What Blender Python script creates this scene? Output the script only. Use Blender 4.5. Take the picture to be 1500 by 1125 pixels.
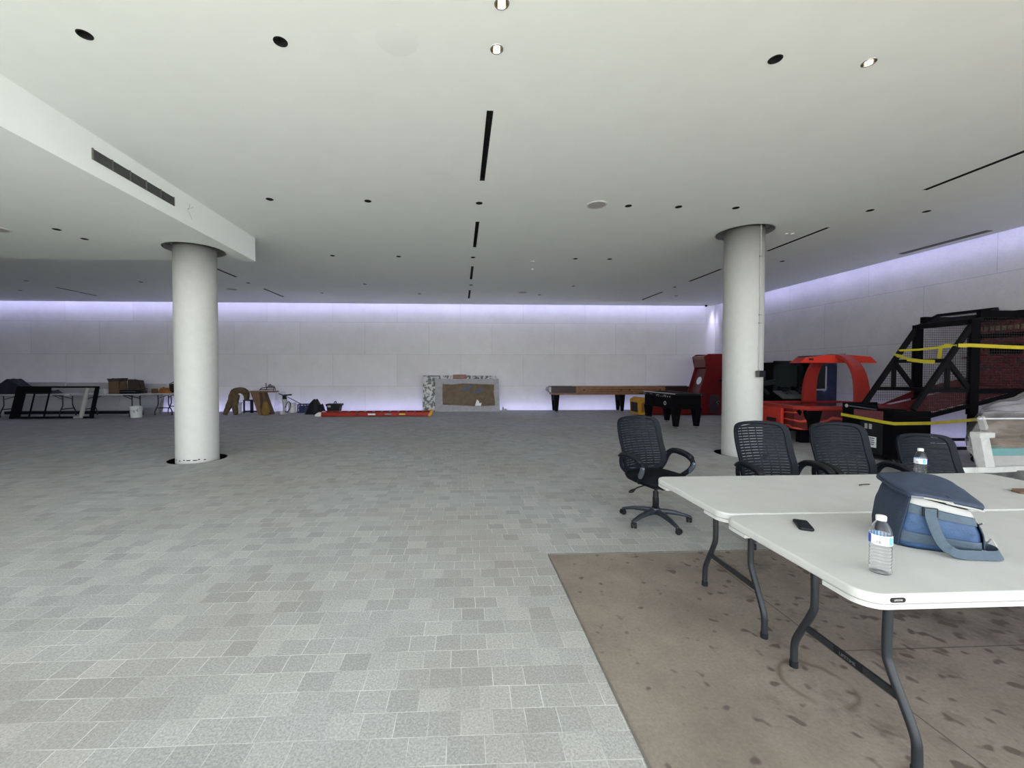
import bpy, bmesh, math, random
from mathutils import Vector, Matrix, noise
R = math.radians
PI = math.pi
random.seed(7)
SC = bpy.context.scene
COL = SC.collection
for o in list(bpy.data.objects):
    bpy.data.objects.remove(o, do_unlink=True)

# ------------------------------------------------------------------ camera
cd = bpy.data.cameras.new('camera')
cam = bpy.data.objects.new('camera', cd)
COL.objects.link(cam)
cam.location = (0, 0, 1.5)
cam.rotation_euler = (R(90 - 1.2), 0, R(-2.6))
cd.sensor_width = 36.0
cd.lens = 36.0 * 600 / 1500
cd.shift_x = 48 / 1500
cd.shift_y = -7.5 / 1500
cd.clip_start = 0.02
SC.camera = cam

# ------------------------------------------------------------------ daylight, exposure
w = bpy.data.worlds.new('overcast_sky')
SC.world = w
w.use_nodes = True
bg = w.node_tree.nodes['Background']
bg.inputs['Color'].default_value = (0.90, 0.96, 1.0, 1)
bg.inputs['Strength'].default_value = 1.0
wt = w.node_tree                            # hazy sky: bright towards the horizon, dimmer overhead
wc = wt.nodes.new('ShaderNodeTexCoord')
ws = wt.nodes.new('ShaderNodeSeparateXYZ')
wt.links.new(wc.outputs['Generated'], ws.inputs[0])
wr = wt.nodes.new('ShaderNodeMapRange')
for k_, v_ in zip((1, 2, 3, 4), (0.0, 0.7, 4.3, 1.3)):
    wr.inputs[k_].default_value = v_
wt.links.new(ws.outputs[2], wr.inputs[0])
wt.links.new(wr.outputs[0], bg.inputs['Strength'])
sd = bpy.data.lights.new('sun', 'SUN')
sd.energy = 10.5
sd.angle = R(3)
sd.color = (1.0, 0.97, 0.9)
sun = bpy.data.objects.new('sun', sd)
COL.objects.link(sun)
sun.rotation_euler = (R(18), R(6), 0)      # high sun over the forecourt behind the camera
SC.view_settings.view_transform = 'Standard'
SC.view_settings.look = 'None'
SC.view_settings.gamma = 1
SC.view_settings.exposure = 0.92
SC.view_settings.use_curve_mapping = False

# ------------------------------------------------------------------ materials
def nt(name):
    m = bpy.data.materials.new(name)
    m.use_nodes = True
    t = m.node_tree
    return m, t, t.nodes['Principled BSDF']

def N(t, kind, **kw):
    n = t.nodes.new(kind)
    for k, v in kw.items():
        setattr(n, k, v)
    return n

def mathn(t, op, a, b=None, c=None, clamp=False):
    n = t.nodes.new('ShaderNodeMath')
    n.operation = op
    n.use_clamp = clamp
    for i, v in enumerate((a, b, c)):
        if v is None:
            continue
        if isinstance(v, (int, float)):
            n.inputs[i].default_value = v
        else:
            t.links.new(v, n.inputs[i])
    return n.outputs[0]

def mixc(t, fac, a, b, blend='MIX'):
    n = t.nodes.new('ShaderNodeMix')
    n.data_type = 'RGBA'
    n.blend_type = blend
    for key, v in ((0, fac), (6, a), (7, b)):
        if isinstance(v, (int, float)):
            n.inputs[key].default_value = v
        elif isinstance(v, tuple):
            n.inputs[key].default_value = v if len(v) == 4 else v + (1,)
        else:
            t.links.new(v, n.inputs[key])
    return n.outputs[2]

def ramp(t, fac, stops):
    n = t.nodes.new('ShaderNodeValToRGB')
    e = n.color_ramp.elements
    while len(e) < len(stops):
        e.new(0.5)
    for el, (p, c) in zip(e, stops):
        el.position = p
        el.color = c if len(c) == 4 else tuple(c) + (1,)
    t.links.new(fac, n.inputs[0])
    return n.outputs[0]

def noise_n(t, vec, scale, detail=3, rough=0.55):
    n = t.nodes.new('ShaderNodeTexNoise')
    n.inputs['Scale'].default_value = scale
    n.inputs['Detail'].default_value = detail
    n.inputs['Roughness'].default_value = rough
    if vec is not None:
        t.links.new(vec, n.inputs['Vector'])
    return n.outputs['Fac']

def bump(t, h, bsdf, strength=0.2, dist=0.01):
    b = t.nodes.new('ShaderNodeBump')
    b.inputs['Strength'].default_value = strength
    b.inputs['Distance'].default_value = dist
    t.links.new(h, b.inputs['Height'])
    t.links.new(b.outputs[0], bsdf.inputs['Normal'])

def pm(name, col, rough=0.5, metal=0.0, var=0.12, scale=14.0, bmp=0.0, spec=0.5):
    m, t, b = nt(name)
    tc = N(t, 'ShaderNodeTexCoord')
    f = noise_n(t, tc.outputs['Object'], scale)
    lo = tuple(max(0, c * (1 - var)) for c in col)
    hi = tuple(min(1, c * (1 + var)) for c in col)
    t.links.new(ramp(t, f, [(0.3, lo), (0.7, hi)]), b.inputs['Base Color'])
    b.inputs['Roughness'].default_value = rough
    b.inputs['Metallic'].default_value = metal
    b.inputs['Specular IOR Level'].default_value = spec
    if bmp:
        bump(t, noise_n(t, tc.outputs['Object'], scale * 6), b, bmp, 0.004)
    return m

def emit(name, col, strength):
    m = bpy.data.materials.new(name)
    m.use_nodes = True
    t = m.node_tree
    t.nodes.remove(t.nodes['Principled BSDF'])
    e = N(t, 'ShaderNodeEmission')
    e.inputs[0].default_value = col + (1,)
    e.inputs[1].default_value = strength
    t.links.new(e.outputs[0], t.nodes['Material Output'].inputs[0])
    return m

def paver_mat():
    m, t, b = nt('stone_pavers')
    tc = N(t, 'ShaderNodeTexCoord')
    mp = N(t, 'ShaderNodeMapping')
    mp.inputs['Rotation'].default_value[2] = R(0.3)
    t.links.new(tc.outputs['Object'], mp.inputs[0])
    # joints wander a little, as hand-laid stone does
    nz = N(t, 'ShaderNodeTexNoise')
    nz.inputs['Scale'].default_value = 1.7
    t.links.new(mp.outputs[0], nz.inputs['Vector'])
    sub = N(t, 'ShaderNodeVectorMath', operation='MULTIPLY_ADD')
    sub.inputs[1].default_value = (0.02, 0.02, 0)
    t.links.new(nz.outputs['Color'], sub.inputs[0])
    t.links.new(mp.outputs[0], sub.inputs[2])
    br = N(t, 'ShaderNodeTexBrick')
    br.offset = 0.37
    br.offset_frequency = 2
    br.squash = 1.1
    br.squash_frequency = 3
    br.inputs['Scale'].default_value = 1
    br.inputs['Brick Width'].default_value = 0.14
    br.inputs['Row Height'].default_value = 0.128
    br.inputs['Mortar Size'].default_value = 0.0021
    br.inputs['Mortar Smooth'].default_value = 0.3
    br.inputs['Color1'].default_value = (0.0, 0.0, 0.0, 1)
    br.inputs['Color2'].default_value = (1, 1, 1, 1)
    br.inputs['Mortar'].default_value = (0.5, 0.5, 0.5, 1)
    t.links.new(sub.outputs[0], br.inputs['Vector'])
    stone = ramp(t, br.outputs['Color'], [(0.0, (0.30, 0.304, 0.30)), (0.3, (0.342, 0.349, 0.344)),
                                          (0.75, (0.372, 0.38, 0.374)), (1.0, (0.41, 0.412, 0.40))])
    fine = noise_n(t, tc.outputs['Object'], 95, 5, 0.75)
    stone = mixc(t, 0.55, stone, ramp(t, fine, [(0.3, (0.12, 0.12, 0.12)), (0.7, (0.86, 0.86, 0.86))]), 'OVERLAY')
    warm_refl = noise_n(t, tc.outputs['Object'], 0.45, 4, 0.6)  # warm reflected light on the floor, put into the colour as brownish patches
    stone = mixc(t, ramp(t, warm_refl, [(0.42, (0, 0, 0)), (0.72, (0.55, 0.55, 0.55))]), stone, (0.30, 0.25, 0.20))
    sp = noise_n(t, tc.outputs['Object'], 5.5, 2, 0.5)
    stone = mixc(t, ramp(t, sp, [(0.76, (0, 0, 0)), (0.79, (0.6, 0.6, 0.6))]), stone, (0.09, 0.09, 0.09))
    jn = noise_n(t, tc.outputs['Object'], 3.0, 2)
    jf = mathn(t, 'MULTIPLY', br.outputs['Fac'], ramp(t, jn, [(0.42, (0.12,) * 3), (0.62, (0.95,) * 3)]))
    colr = mixc(t, jf, stone, (0.62, 0.62, 0.60))
    t.links.new(colr, b.inputs['Base Color'])
    b.inputs['Roughness'].default_value = 0.62
    b.inputs['Specular IOR Level'].default_value = 0.35
    h = mathn(t, 'SUBTRACT', fine, mathn(t, 'MULTIPLY', br.outputs['Fac'], 0.6))
    bump(t, h, b, 0.45, 0.004)
    return m

def pad_mat():
    m, t, b = nt('stained_brown_concrete')
    tc = N(t, 'ShaderNodeTexCoord')
    o = tc.outputs['Object']
    base = ramp(t, noise_n(t, o, 2.2, 6, 0.65), [(0.3, (0.165, 0.137, 0.112)), (0.7, (0.255, 0.217, 0.18))])
    fine = noise_n(t, o, 60, 4, 0.7)
    base = mixc(t, 0.4, base, ramp(t, fine, [(0.3, (0.32,) * 3), (0.7, (0.68,) * 3)]), 'OVERLAY')
    # oil and mud drops, denser to the right
    sx = N(t, 'ShaderNodeSeparateXYZ')
    t.links.new(o, sx.inputs[0])
    drops = noise_n(t, o, 13, 1.2, 0.4)
    dens = mathn(t, 'MULTIPLY', mathn(t, 'SUBTRACT', sx.outputs['X'], 1.3), 0.05)
    spots = ramp(t, mathn(t, 'ADD', drops, dens), [(0.66, (0, 0, 0)), (0.73, (0.8,) * 3)])
    base = mixc(t, spots, base, (0.07, 0.05, 0.04))
    big = noise_n(t, o, 3.2, 5, 0.7)
    blot = ramp(t, mathn(t, 'ADD', big, mathn(t, 'MULTIPLY', dens, 1.6)), [(0.60, (0, 0, 0)), (0.78, (0.8,) * 3)])
    base = mixc(t, blot, base, (0.085, 0.065, 0.055))
    # damp ring left by a bucket
    vm = N(t, 'ShaderNodeVectorMath', operation='DISTANCE')
    t.links.new(o, vm.inputs[0])
    vm.inputs[1].default_value = (1.70, 1.86, 0)
    wob = noise_n(t, o, 6, 2)
    d = mathn(t, 'ADD', vm.outputs['Value'], mathn(t, 'MULTIPLY', mathn(t, 'SUBTRACT', wob, 0.5), 0.07))
    ring = mathn(t, 'SUBTRACT', 1.0, mathn(t, 'DIVIDE', mathn(t, 'ABSOLUTE', mathn(t, 'SUBTRACT', d, 0.15)), 0.022), clamp=True)
    ring = mathn(t, 'MULTIPLY', ring, ramp(t, noise_n(t, o, 4.0, 1), [(0.4, (0, 0, 0)), (0.5, (0.8,) * 3)]))
    base = mixc(t, ring, base, (0.10, 0.07, 0.05))
    # tooled control joints
    for ax, v in (('X', 1.98), ('Y', 2.07)):
        l = mathn(t, 'LESS_THAN', mathn(t, 'ABSOLUTE', mathn(t, 'SUBTRACT', sx.outputs[ax], v)), 0.004)
        if ax == 'Y':
            l = mathn(t, 'MULTIPLY', l, mathn(t, 'GREATER_THAN', sx.outputs['X'], 1.98))
        base = mixc(t, mathn(t, 'MULTIPLY', l, 0.75), base, (0.06, 0.045, 0.035))
    t.links.new(base, b.inputs['Base Color'])
    b.inputs['Roughness'].default_value = 0.7
    bump(t, fine, b, 0.25, 0.003)
    return m

def panel_wall_mat(name, axis, k=1.0):
    m, t, b = nt(name)
    tc = N(t, 'ShaderNodeTexCoord')
    sx = N(t, 'ShaderNodeSeparateXYZ')
    t.links.new(tc.outputs['Object'], sx.inputs[0])
    cb = N(t, 'ShaderNodeCombineXYZ')
    t.links.new(sx.outputs[axis], cb.inputs[0])
    t.links.new(mathn(t, 'ADD', sx.outputs['Z'], 0.3), cb.inputs[1])
    br = N(t, 'ShaderNodeTexBrick')
    br.inputs['Scale'].default_value = 1
    br.inputs['Brick Width'].default_value = 2.4
    br.inputs['Row Height'].default_value = 1.2
    br.inputs['Mortar Size'].default_value = 0.007
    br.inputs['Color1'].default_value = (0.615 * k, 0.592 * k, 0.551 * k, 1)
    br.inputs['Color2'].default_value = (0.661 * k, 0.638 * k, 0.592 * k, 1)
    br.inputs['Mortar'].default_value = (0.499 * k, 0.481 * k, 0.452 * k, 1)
    t.links.new(cb.outputs[0], br.inputs['Vector'])
    f = noise_n(t, tc.outputs['Object'], 1.6, 6, 0.7)
    c = mixc(t, 0.3, br.outputs['Color'], ramp(t, f, [(0.3, (0.36,) * 3), (0.7, (0.64,) * 3)]), 'OVERLAY')
    f2 = noise_n(t, tc.outputs['Object'], 30, 5, 0.7)
    c = mixc(t, 0.25, c, ramp(t, f2, [(0.3, (0.4,) * 3), (0.7, (0.6,) * 3)]), 'OVERLAY')
    t.links.new(c, b.inputs['Base Color'])
    b.inputs['Roughness'].default_value = 0.75
    bump(t, f2, b, 0.15, 0.004)
    return m

def net_mat(name, pitch, wire, axes, col=(0.012, 0.012, 0.014)):
    """square wire netting: open between the wires; axes are the two object axes it spans"""
    m, t, b = nt(name)
    tc = N(t, 'ShaderNodeTexCoord')
    sx = N(t, 'ShaderNodeSeparateXYZ')
    t.links.new(tc.outputs['Object'], sx.inputs[0])
    ws = []
    for a in axes:
        fr = mathn(t, 'FRACT', mathn(t, 'DIVIDE', sx.outputs[a], pitch))
        ws.append(mathn(t, 'LESS_THAN', fr, wire / pitch))
    k = mathn(t, 'MAXIMUM', ws[0], ws[1])
    b.inputs['Base Color'].default_value = col + (1,)
    b.inputs['Roughness'].default_value = 0.6
    t.links.new(k, b.inputs['Alpha'])
    return m

def slit_mat():
    """dark moulded chair back with rows of short slits through it"""
    m, t, b = nt('slotted_black_plastic')
    tc = N(t, 'ShaderNodeTexCoord')
    sx = N(t, 'ShaderNodeSeparateXYZ')
    t.links.new(tc.outputs['Object'], sx.inputs[0])
    rz = mathn(t, 'FRACT', mathn(t, 'DIVIDE', sx.outputs['Z'], 0.0245))
    rx = mathn(t, 'FRACT', mathn(t, 'DIVIDE', mathn(t, 'ADD', sx.outputs['X'], 5.0), 0.078))
    a = mathn(t, 'LESS_THAN', rz, 0.12)
    c = mathn(t, 'LESS_THAN', rx, 0.84)
    inside = mathn(t, 'LESS_THAN', mathn(t, 'ABSOLUTE', sx.outputs['X']), 0.215)
    up = mathn(t, 'MULTIPLY', mathn(t, 'LESS_THAN', sx.outputs['Z'], 0.965), mathn(t, 'GREATER_THAN', sx.outputs['Z'], 0.53))
    s = mathn(t, 'MULTIPLY', mathn(t, 'MULTIPLY', a, c), mathn(t, 'MULTIPLY', inside, up))
    f = noise_n(t, tc.outputs['Object'], 30)
    t.links.new(ramp(t, f, [(0.3, (0.004, 0.006, 0.009)), (0.7, (0.007, 0.009, 0.014))]), b.inputs['Base Color'])
    b.inputs['Roughness'].default_value = 0.6
    b.inputs['Specular IOR Level'].default_value = 0.15
    t.links.new(mathn(t, 'SUBTRACT', 1.0, s), b.inputs['Alpha'])
    return m

def glass_mat(name, col, rough=0.03, ior=1.33):
    m, t, b = nt(name)
    tc = N(t, 'ShaderNodeTexCoord')
    b.inputs['Base Color'].default_value = col + (1,)
    b.inputs['Transmission Weight'].default_value = 1
    b.inputs['IOR'].default_value = ior
    b.inputs['Roughness'].default_value = rough
    bump(t, noise_n(t, tc.outputs['Object'], 40), b, 0.05, 0.002)
    return m

def film_mat(name, col, alpha, rough=0.22, sc=7):
    m, t, b = nt(name)
    tc = N(t, 'ShaderNodeTexCoord')
    f = noise_n(t, tc.outputs['Object'], sc, 5, 0.6)
    b.inputs['Base Color'].default_value = col + (1,)
    b.inputs['Roughness'].default_value = rough
    b.inputs['Specular IOR Level'].default_value = 0.9
    t.links.new(mathn(t, 'ADD', mathn(t, 'MULTIPLY', mathn(t, 'SUBTRACT', f, 0.5), 0.6), alpha, clamp=True), b.inputs['Alpha'])
    bump(t, f, b, 0.6, 0.03)
    return m

def wave_mat(name, base, line, scale=5.0, thresh=0.93, rough=0.35):
    """printed swirling lines on a coloured panel"""
    m, t, b = nt(name)
    tc = N(t, 'ShaderNodeTexCoord')
    wv = N(t, 'ShaderNodeTexWave')
    wv.inputs['Scale'].default_value = scale
    wv.inputs['Distortion'].default_value = 9
    wv.inputs['Detail'].default_value = 1.5
    wv.inputs['Detail Scale'].default_value = 1.2
    wv.bands_direction = 'Z'
    t.links.new(tc.outputs['Object'], wv.inputs['Vector'])
    c = mixc(t, ramp(t, wv.outputs['Fac'], [(thresh - 0.06, (0, 0, 0)), (thresh, (1, 1, 1))]), base, line)
    t.links.new(c, b.inputs['Base Color'])
    b.inputs['Roughness'].default_value = rough
    return m

def blotch_mat(name, stops, scale, rough=0.4, detail=4):
    m, t, b = nt(name)
    tc = N(t, 'ShaderNodeTexCoord')
    f = noise_n(t, tc.outputs['Object'], scale, detail, 0.6)
    t.links.new(ramp(t, f, stops), b.inputs['Base Color'])
    b.inputs['Roughness'].default_value = rough
    return m

M = dict(
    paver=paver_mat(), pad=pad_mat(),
    ceiling=pm('painted_ceiling', (0.825, 0.865, 0.83), 0.9, 0, 0.015, 3, 0.04),
    patch=pm('darker_ceiling_white', (0.80, 0.838, 0.805), 0.9, 0, 0.015, 3),
    column=pm('column_plaster', (0.495, 0.495, 0.472), 0.6, 0, 0.03, 9, 0.25),
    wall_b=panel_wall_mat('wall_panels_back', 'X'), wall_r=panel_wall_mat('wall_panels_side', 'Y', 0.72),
    dark=pm('dark_void', (0.012, 0.012, 0.012), 0.9),
    earth=pm('earth_sub_base', (0.05, 0.045, 0.04), 0.95),
    forecourt=pm('pale_forecourt_paving', (0.60, 0.60, 0.55), 0.8, 0, 0.1, 3),
    trim_edge=pm('steel_edge', (0.22, 0.2, 0.18), 0.5, 0.5),
    led=emit('led_lavender', (0.52, 0.53, 1.0), 13),
    ledf=emit('led_floor_lavender', (0.50, 0.51, 1.0), 20),
    bulb=emit('warm_bulb', (1.0, 0.72, 0.4), 6),
    chrome=pm('chrome', (0.75, 0.75, 0.75), 0.12, 1.0, 0.03),
    blackp=pm('black_plastic', (0.009, 0.010, 0.012), 0.5, spec=0.22),
    blackm=pm('black_powder_coat', (0.006, 0.006, 0.007), 0.6, 0.0, spec=0.1),
    blackw=pm('black_laminate', (0.003, 0.003, 0.004), 0.65, spec=0.06),
    grille=pm('grey_metal_slats', (0.13, 0.135, 0.13), 0.5, 0.4),
    white=pm('white_plastic', (0.66, 0.66, 0.64), 0.45, 0, 0.04, 20),
    tabletop=pm('white_moulded_tabletop', (0.45, 0.45, 0.435), 0.5, 0, 0.05, 6, 0.12),
    legm=pm('charcoal_steel_tube', (0.020, 0.022, 0.026), 0.45, 0.2, spec=0.35),
    slit=slit_mat(), fabric=pm('black_seat_fabric', (0.006, 0.007, 0.009), 0.95, 0, 0.2, 60, 0.3, 0.1),
    navyp=pm('blue_black_plastic', (0.006, 0.008, 0.012), 0.55, spec=0.12),
    silver=pm('grey_arm_metal', (0.12, 0.14, 0.17), 0.3, 0.6),
    basearm=pm('grey_blue_chair_base', (0.03, 0.038, 0.05), 0.35, 0.4),
    red=pm('red_fibreglass', (0.34, 0.022, 0.014), 0.4, 0, 0.08),
    bright_red=pm('bright_red_plastic', (0.58, 0.035, 0.018), 0.3, 0, 0.05),
    darkred=pm('deep_red_laminate', (0.13, 0.004, 0.004), 0.45, 0, 0.08, spec=0.25),
    ladder=pm('ladder_red', (0.34, 0.020, 0.010), 0.5, 0, 0.1, spec=0.25),
    maroon=pm('maroon_panel', (0.13, 0.03, 0.035), 0.4),
    yellow=pm('yellow_plastic', (0.50, 0.26, 0.015), 0.5, spec=0.25),
    ochre=pm('ochre_canvas', (0.19, 0.11, 0.02), 0.8, 0, 0.25),
    tape=pm('yellow_tape', (0.55, 0.45, 0.02), 0.45, 0, 0.06),
    wood=blotch_mat('honey_wood', [(0.3, (0.17, 0.075, 0.03)), (0.7, (0.26, 0.12, 0.05))], 6),
    redwood=blotch_mat('dark_red_wood', [(0.3, (0.022, 0.008, 0.008)), (0.7, (0.04, 0.012, 0.012))], 6),
    card=pm('brown_cardboard', (0.13, 0.075, 0.04), 0.85, 0, 0.1, 8),
    plywood=blotch_mat('plywood', [(0.3, (0.13, 0.075, 0.04)), (0.7, (0.20, 0.12, 0.065))], 9),
    khaki=pm('brown_canvas', (0.10, 0.066, 0.033), 0.9, 0, 0.25, 10, 0.5),
    navy=pm('navy_tarpaulin', (0.006, 0.008, 0.018), 0.75, 0, 0.3, 6, 0.4),
    board=pm('pale_grey_board', (0.42, 0.41, 0.40), 0.8, 0, 0.06, 3),
    foam=pm('grey_foam_board', (0.33, 0.33, 0.35), 0.8, 0, 0.04),
    orange=pm('orange_bag', (0.26, 0.10, 0.02), 0.6, 0, 0.3, 10, 0.4),
    brownd=pm('dark_brown_board', (0.035, 0.02, 0.013), 0.7, 0, 0.2),
    bluep=pm('blue_plastic', (0.01, 0.022, 0.09), 0.45),
    navym=pm('navy_painted_steel', (0.012, 0.016, 0.04), 0.45),
    brick=pm('pink_fired_clay', (0.26, 0.14, 0.125), 0.9, 0, 0.15, 12),
    marble=blotch_mat('black_and_white_marble', [(0.40, (0.015, 0.015, 0.017)), (0.47, (0.06, 0.06, 0.06)), (0.53, (0.45, 0.44, 0.42)), (0.7, (0.5, 0.49, 0.47))], 9, 0.4, 6),
    slabgrey=pm('grey_stone_panel', (0.32, 0.31, 0.32), 0.7, 0, 0.1, 10),
    kraft=blotch_mat('scuffed_brown_paper', [(0.3, (0.10, 0.068, 0.042)), (0.7, (0.165, 0.115, 0.072))], 5, 0.8),
    scrawl=pm('blue_chalk', (0.085, 0.10, 0.19), 0.9),
    paper=pm('torn_white_paper', (0.75, 0.75, 0.72), 0.9),
    bagblue=pm('blue_nylon', (0.018, 0.052, 0.125), 0.6, 0, 0.22, 25, 0.5),
    bagnavy=pm('navy_nylon', (0.017, 0.030, 0.058), 0.7, 0, 0.2, 25, 0.5),
    webbing=pm('slate_webbing', (0.045, 0.070, 0.097), 0.75, 0, 0.1, 60, 0.4),
    lining=pm('silver_lining', (0.27, 0.27, 0.255), 0.45),
    pet=glass_mat('clear_bottle_plastic', (0.98, 0.99, 1.0), 0.02, 1.25),
    labelw=pm('white_label', (0.72, 0.75, 0.80), 0.4),
    labelb=pm('blue_label', (0.02, 0.06, 0.40), 0.4),
    labell=pm('light_blue_label', (0.10, 0.35, 0.75), 0.4),
    ink=pm('black_ink', (0.02, 0.02, 0.02), 0.7),
    screen=pm('dark_screen', (0.008, 0.013, 0.011), 0.12),
    art=blotch_mat('blue_cabinet_print', [(0.35, (0.005, 0.007, 0.02)), (0.55, (0.015, 0.022, 0.06)), (0.66, (0.16, 0.24, 0.36)), (0.75, (0.3, 0.38, 0.45))], 3.5),
    swirl=wave_mat('red_swirl_print', (0.10, 0.008, 0.008), (0.60, 0.07, 0.03), 1.6),
    playfield=pm('dark_red_playfield', (0.10, 0.02, 0.025), 0.15),
    redart=blotch_mat('red_backboard_print', [(0.3, (0.06, 0.004, 0.005)), (0.50, (0.09, 0.006, 0.006)), (0.60, (0.03, 0.008, 0.008)), (0.68, (0.05, 0.03, 0.025)), (0.78, (0.12, 0.10, 0.08))], 5),
    film=film_mat('clear_wrapping_film', (0.44, 0.43, 0.42), 0.22),
    filmtop=film_mat('cloudy_wrapping_film', (0.34, 0.33, 0.33), 0.85),
    acrylic=pm('clear_edge_strip', (0.75, 0.76, 0.76), 0.2),
    teal=pm('teal_band', (0.06, 0.30, 0.30), 0.4),
    net=net_mat('wire_net_side', 0.042, 0.006, ('X', 'Z')),
    netf=net_mat('wire_net_front', 0.042, 0.006, ('Y', 'Z')),
    netr=net_mat('wire_net_red', 0.035, 0.012, ('X', 'Z'), (0.03, 0.004, 0.004)),
)

# ------------------------------------------------------------------ mesh building
class MB:
    def __init__(s):
        s.bm = bmesh.new()
    def poly(s, pts):
        return s.bm.faces.new([s.bm.verts.new(p) for p in pts])
    def hexa(s, p):
        v = [s.bm.verts.new(q) for q in p]
        for f in ((0, 3, 2, 1), (4, 5, 6, 7), (0, 1, 5, 4), (1, 2, 6, 5), (2, 3, 7, 6), (3, 0, 4, 7)):
            s.bm.faces.new([v[i] for i in f])
        return s
    def box(s, x0, x1, y0, y1, z0, z1):
        return s.hexa([(x0, y0, z0), (x1, y0, z0), (x1, y1, z0), (x0, y1, z0), (x0, y0, z1), (x1, y0, z1), (x1, y1, z1), (x0, y1, z1)])
    def obox(s, c, size, rot=None):
        m = rot if rot else Matrix.Identity(3)
        c = Vector(c)
        a, b, d = (q / 2 for q in size)
        P = [(-a, -b, -d), (a, -b, -d), (a, b, -d), (-a, b, -d), (-a, -b, d), (a, -b, d), (a, b, d), (-a, b, d)]
        return s.hexa([c + m @ Vector(q) for q in P])
    def bar(s, p0, p1, wx, wz, up=(0, 0, 1)):
        """rectangular bar between two points"""
        p0, p1 = Vector(p0), Vector(p1)
        d = (p1 - p0).normalized()
        u = Vector(up)
        if abs(d.dot(u)) > 0.98:
            u = Vector((0, 1, 0))
        sd_ = d.cross(u).normalized() * (wx / 2)
        u = sd_.cross(d).normalized() * (wz / 2)
        return s.hexa([p0 - sd_ - u, p0 + sd_ - u, p0 + sd_ + u, p0 - sd_ + u, p1 - sd_ - u, p1 + sd_ - u, p1 + sd_ + u, p1 - sd_ + u])
    def tube(s, pts, r, seg=10, cap=True, flat=1.0, up=(0, 0, 1)):
        pts = [Vector(p) for p in pts]
        n = len(pts)
        rs = r if isinstance(r, (list, tuple)) else [r] * n
        rings = []
        pu = None
        for i, p in enumerate(pts):
            d = (pts[min(i + 1, n - 1)] - pts[max(i - 1, 0)]).normalized()
            if pu is None:
                u = Vector(up)
                if abs(d.dot(u)) > 0.95:
                    u = Vector((1, 0, 0))
            else:
                u = pu
            u = (u - d * d.dot(u)).normalized()
            pu = u
            v = d.cross(u)
            rings.append([s.bm.verts.new(p + (u * math.cos(2 * PI * k / seg) * flat + v * math.sin(2 * PI * k / seg)) * rs[i]) for k in range(seg)])
        for a, b in zip(rings, rings[1:]):
            for k in range(seg):
                s.bm.faces.new((a[k], a[(k + 1) % seg], b[(k + 1) % seg], b[k]))
        if cap:
            s.bm.faces.new(rings[0][::-1])
            s.bm.faces.new(rings[-1])
        return s
    def lathe(s, prof, c=(0, 0, 0), seg=20, axis='Z', cap=True):
        c = Vector(c)
        rings = []
        for r, h in prof:
            ring = []
            for k in range(seg):
                a = 2 * PI * k / seg
                q = {'Z': (r * math.cos(a), r * math.sin(a), h), 'Y': (r * math.cos(a), h, r * math.sin(a)), 'X': (h, r * math.cos(a), r * math.sin(a))}[axis]
                ring.append(s.bm.verts.new(c + Vector(q)))
            rings.append(ring)
        for a, b in zip(rings, rings[1:]):
            for k in range(seg):
                s.bm.faces.new((a[k], a[(k + 1) % seg], b[(k + 1) % seg], b[k]))
        if cap:
            s.bm.faces.new(rings[0][::-1])
            s.bm.faces.new(rings[-1])
        return s
    def prism(s, pts, axis, d0, d1):
        """2-D outline extruded along an axis: 'Z' (x,y), 'Y' (x,z), 'X' (y,z)"""
        def q(p, d):
            return {'Z': (p[0], p[1], d), 'Y': (p[0], d, p[1]), 'X': (d, p[0], p[1])}[axis]
        a = [s.bm.verts.new(q(p, d0)) for p in pts]
        b = [s.bm.verts.new(q(p, d1)) for p in pts]
        s.bm.faces.new(a[::-1])
        s.bm.faces.new(b)
        n = len(pts)
        for i in range(n):
            s.bm.faces.new((a[i], a[(i + 1) % n], b[(i + 1) % n], b[i]))
        return s
    def grid(s, fn, nu, nv, thick=None, wrap=False):
        V = [[s.bm.verts.new(fn(i / nu, j / nv)) for i in range(nu + 1)] for j in range(nv + 1)]
        for j in range(nv):
            for i in range(nu):
                s.bm.faces.new((V[j][i], V[j][i + 1], V[j + 1][i + 1], V[j + 1][i]))
        return s
    def build(s, name, mat, parent=None, smooth=False, bevel=0, solid=0, subs=0, seg=2, loc=None):
        bmesh.ops.remove_doubles(s.bm, verts=s.bm.verts, dist=1e-5)
        bmesh.ops.recalc_face_normals(s.bm, faces=s.bm.faces)
        me = bpy.data.meshes.new(name)
        s.bm.to_mesh(me)
        s.bm.free()
        me.materials.append(M[mat] if isinstance(mat, str) else mat)
        if smooth:
            for p in me.polygons:
                p.use_smooth = True
        o = bpy.data.objects.new(name, me)
        COL.objects.link(o)
        if parent:
            o.parent = parent
        if loc:
            o.location = loc
        if solid:
            md = o.modifiers.new('solid', 'SOLIDIFY')
            md.thickness = solid
            md.offset = 0
        if bevel:
            md = o.modifiers.new('bevel', 'BEVEL')
            md.width = bevel
            md.segments = seg
            md.limit_method = 'ANGLE'
            md.angle_limit = R(40)
        if subs:
            md = o.modifiers.new('sub', 'SUBSURF')
            md.levels = subs
            md.render_levels = subs
        if smooth and (bevel or not subs):
            md = o.modifiers.new('weighted', 'WEIGHTED_NORMAL')
            md.keep_sharp = True
        return o

def tag(o, label=None, cat=None, group=None, kind=None):
    if label: o['label'] = label
    if cat: o['category'] = cat
    if group: o['group'] = group
    if kind: o['kind'] = kind
    return o

def thing(name, label, cat, loc=(0, 0, 0), rz=0, group=None):
    o = bpy.data.objects.new(name, None)
    COL.objects.link(o)
    o.empty_display_size = 0.1
    o.location = loc
    o.rotation_euler = (0, 0, rz)
    return tag(o, label, cat, group)

def struct(o, label=None, cat=None):
    return tag(o, label, cat, None, 'structure')

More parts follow.
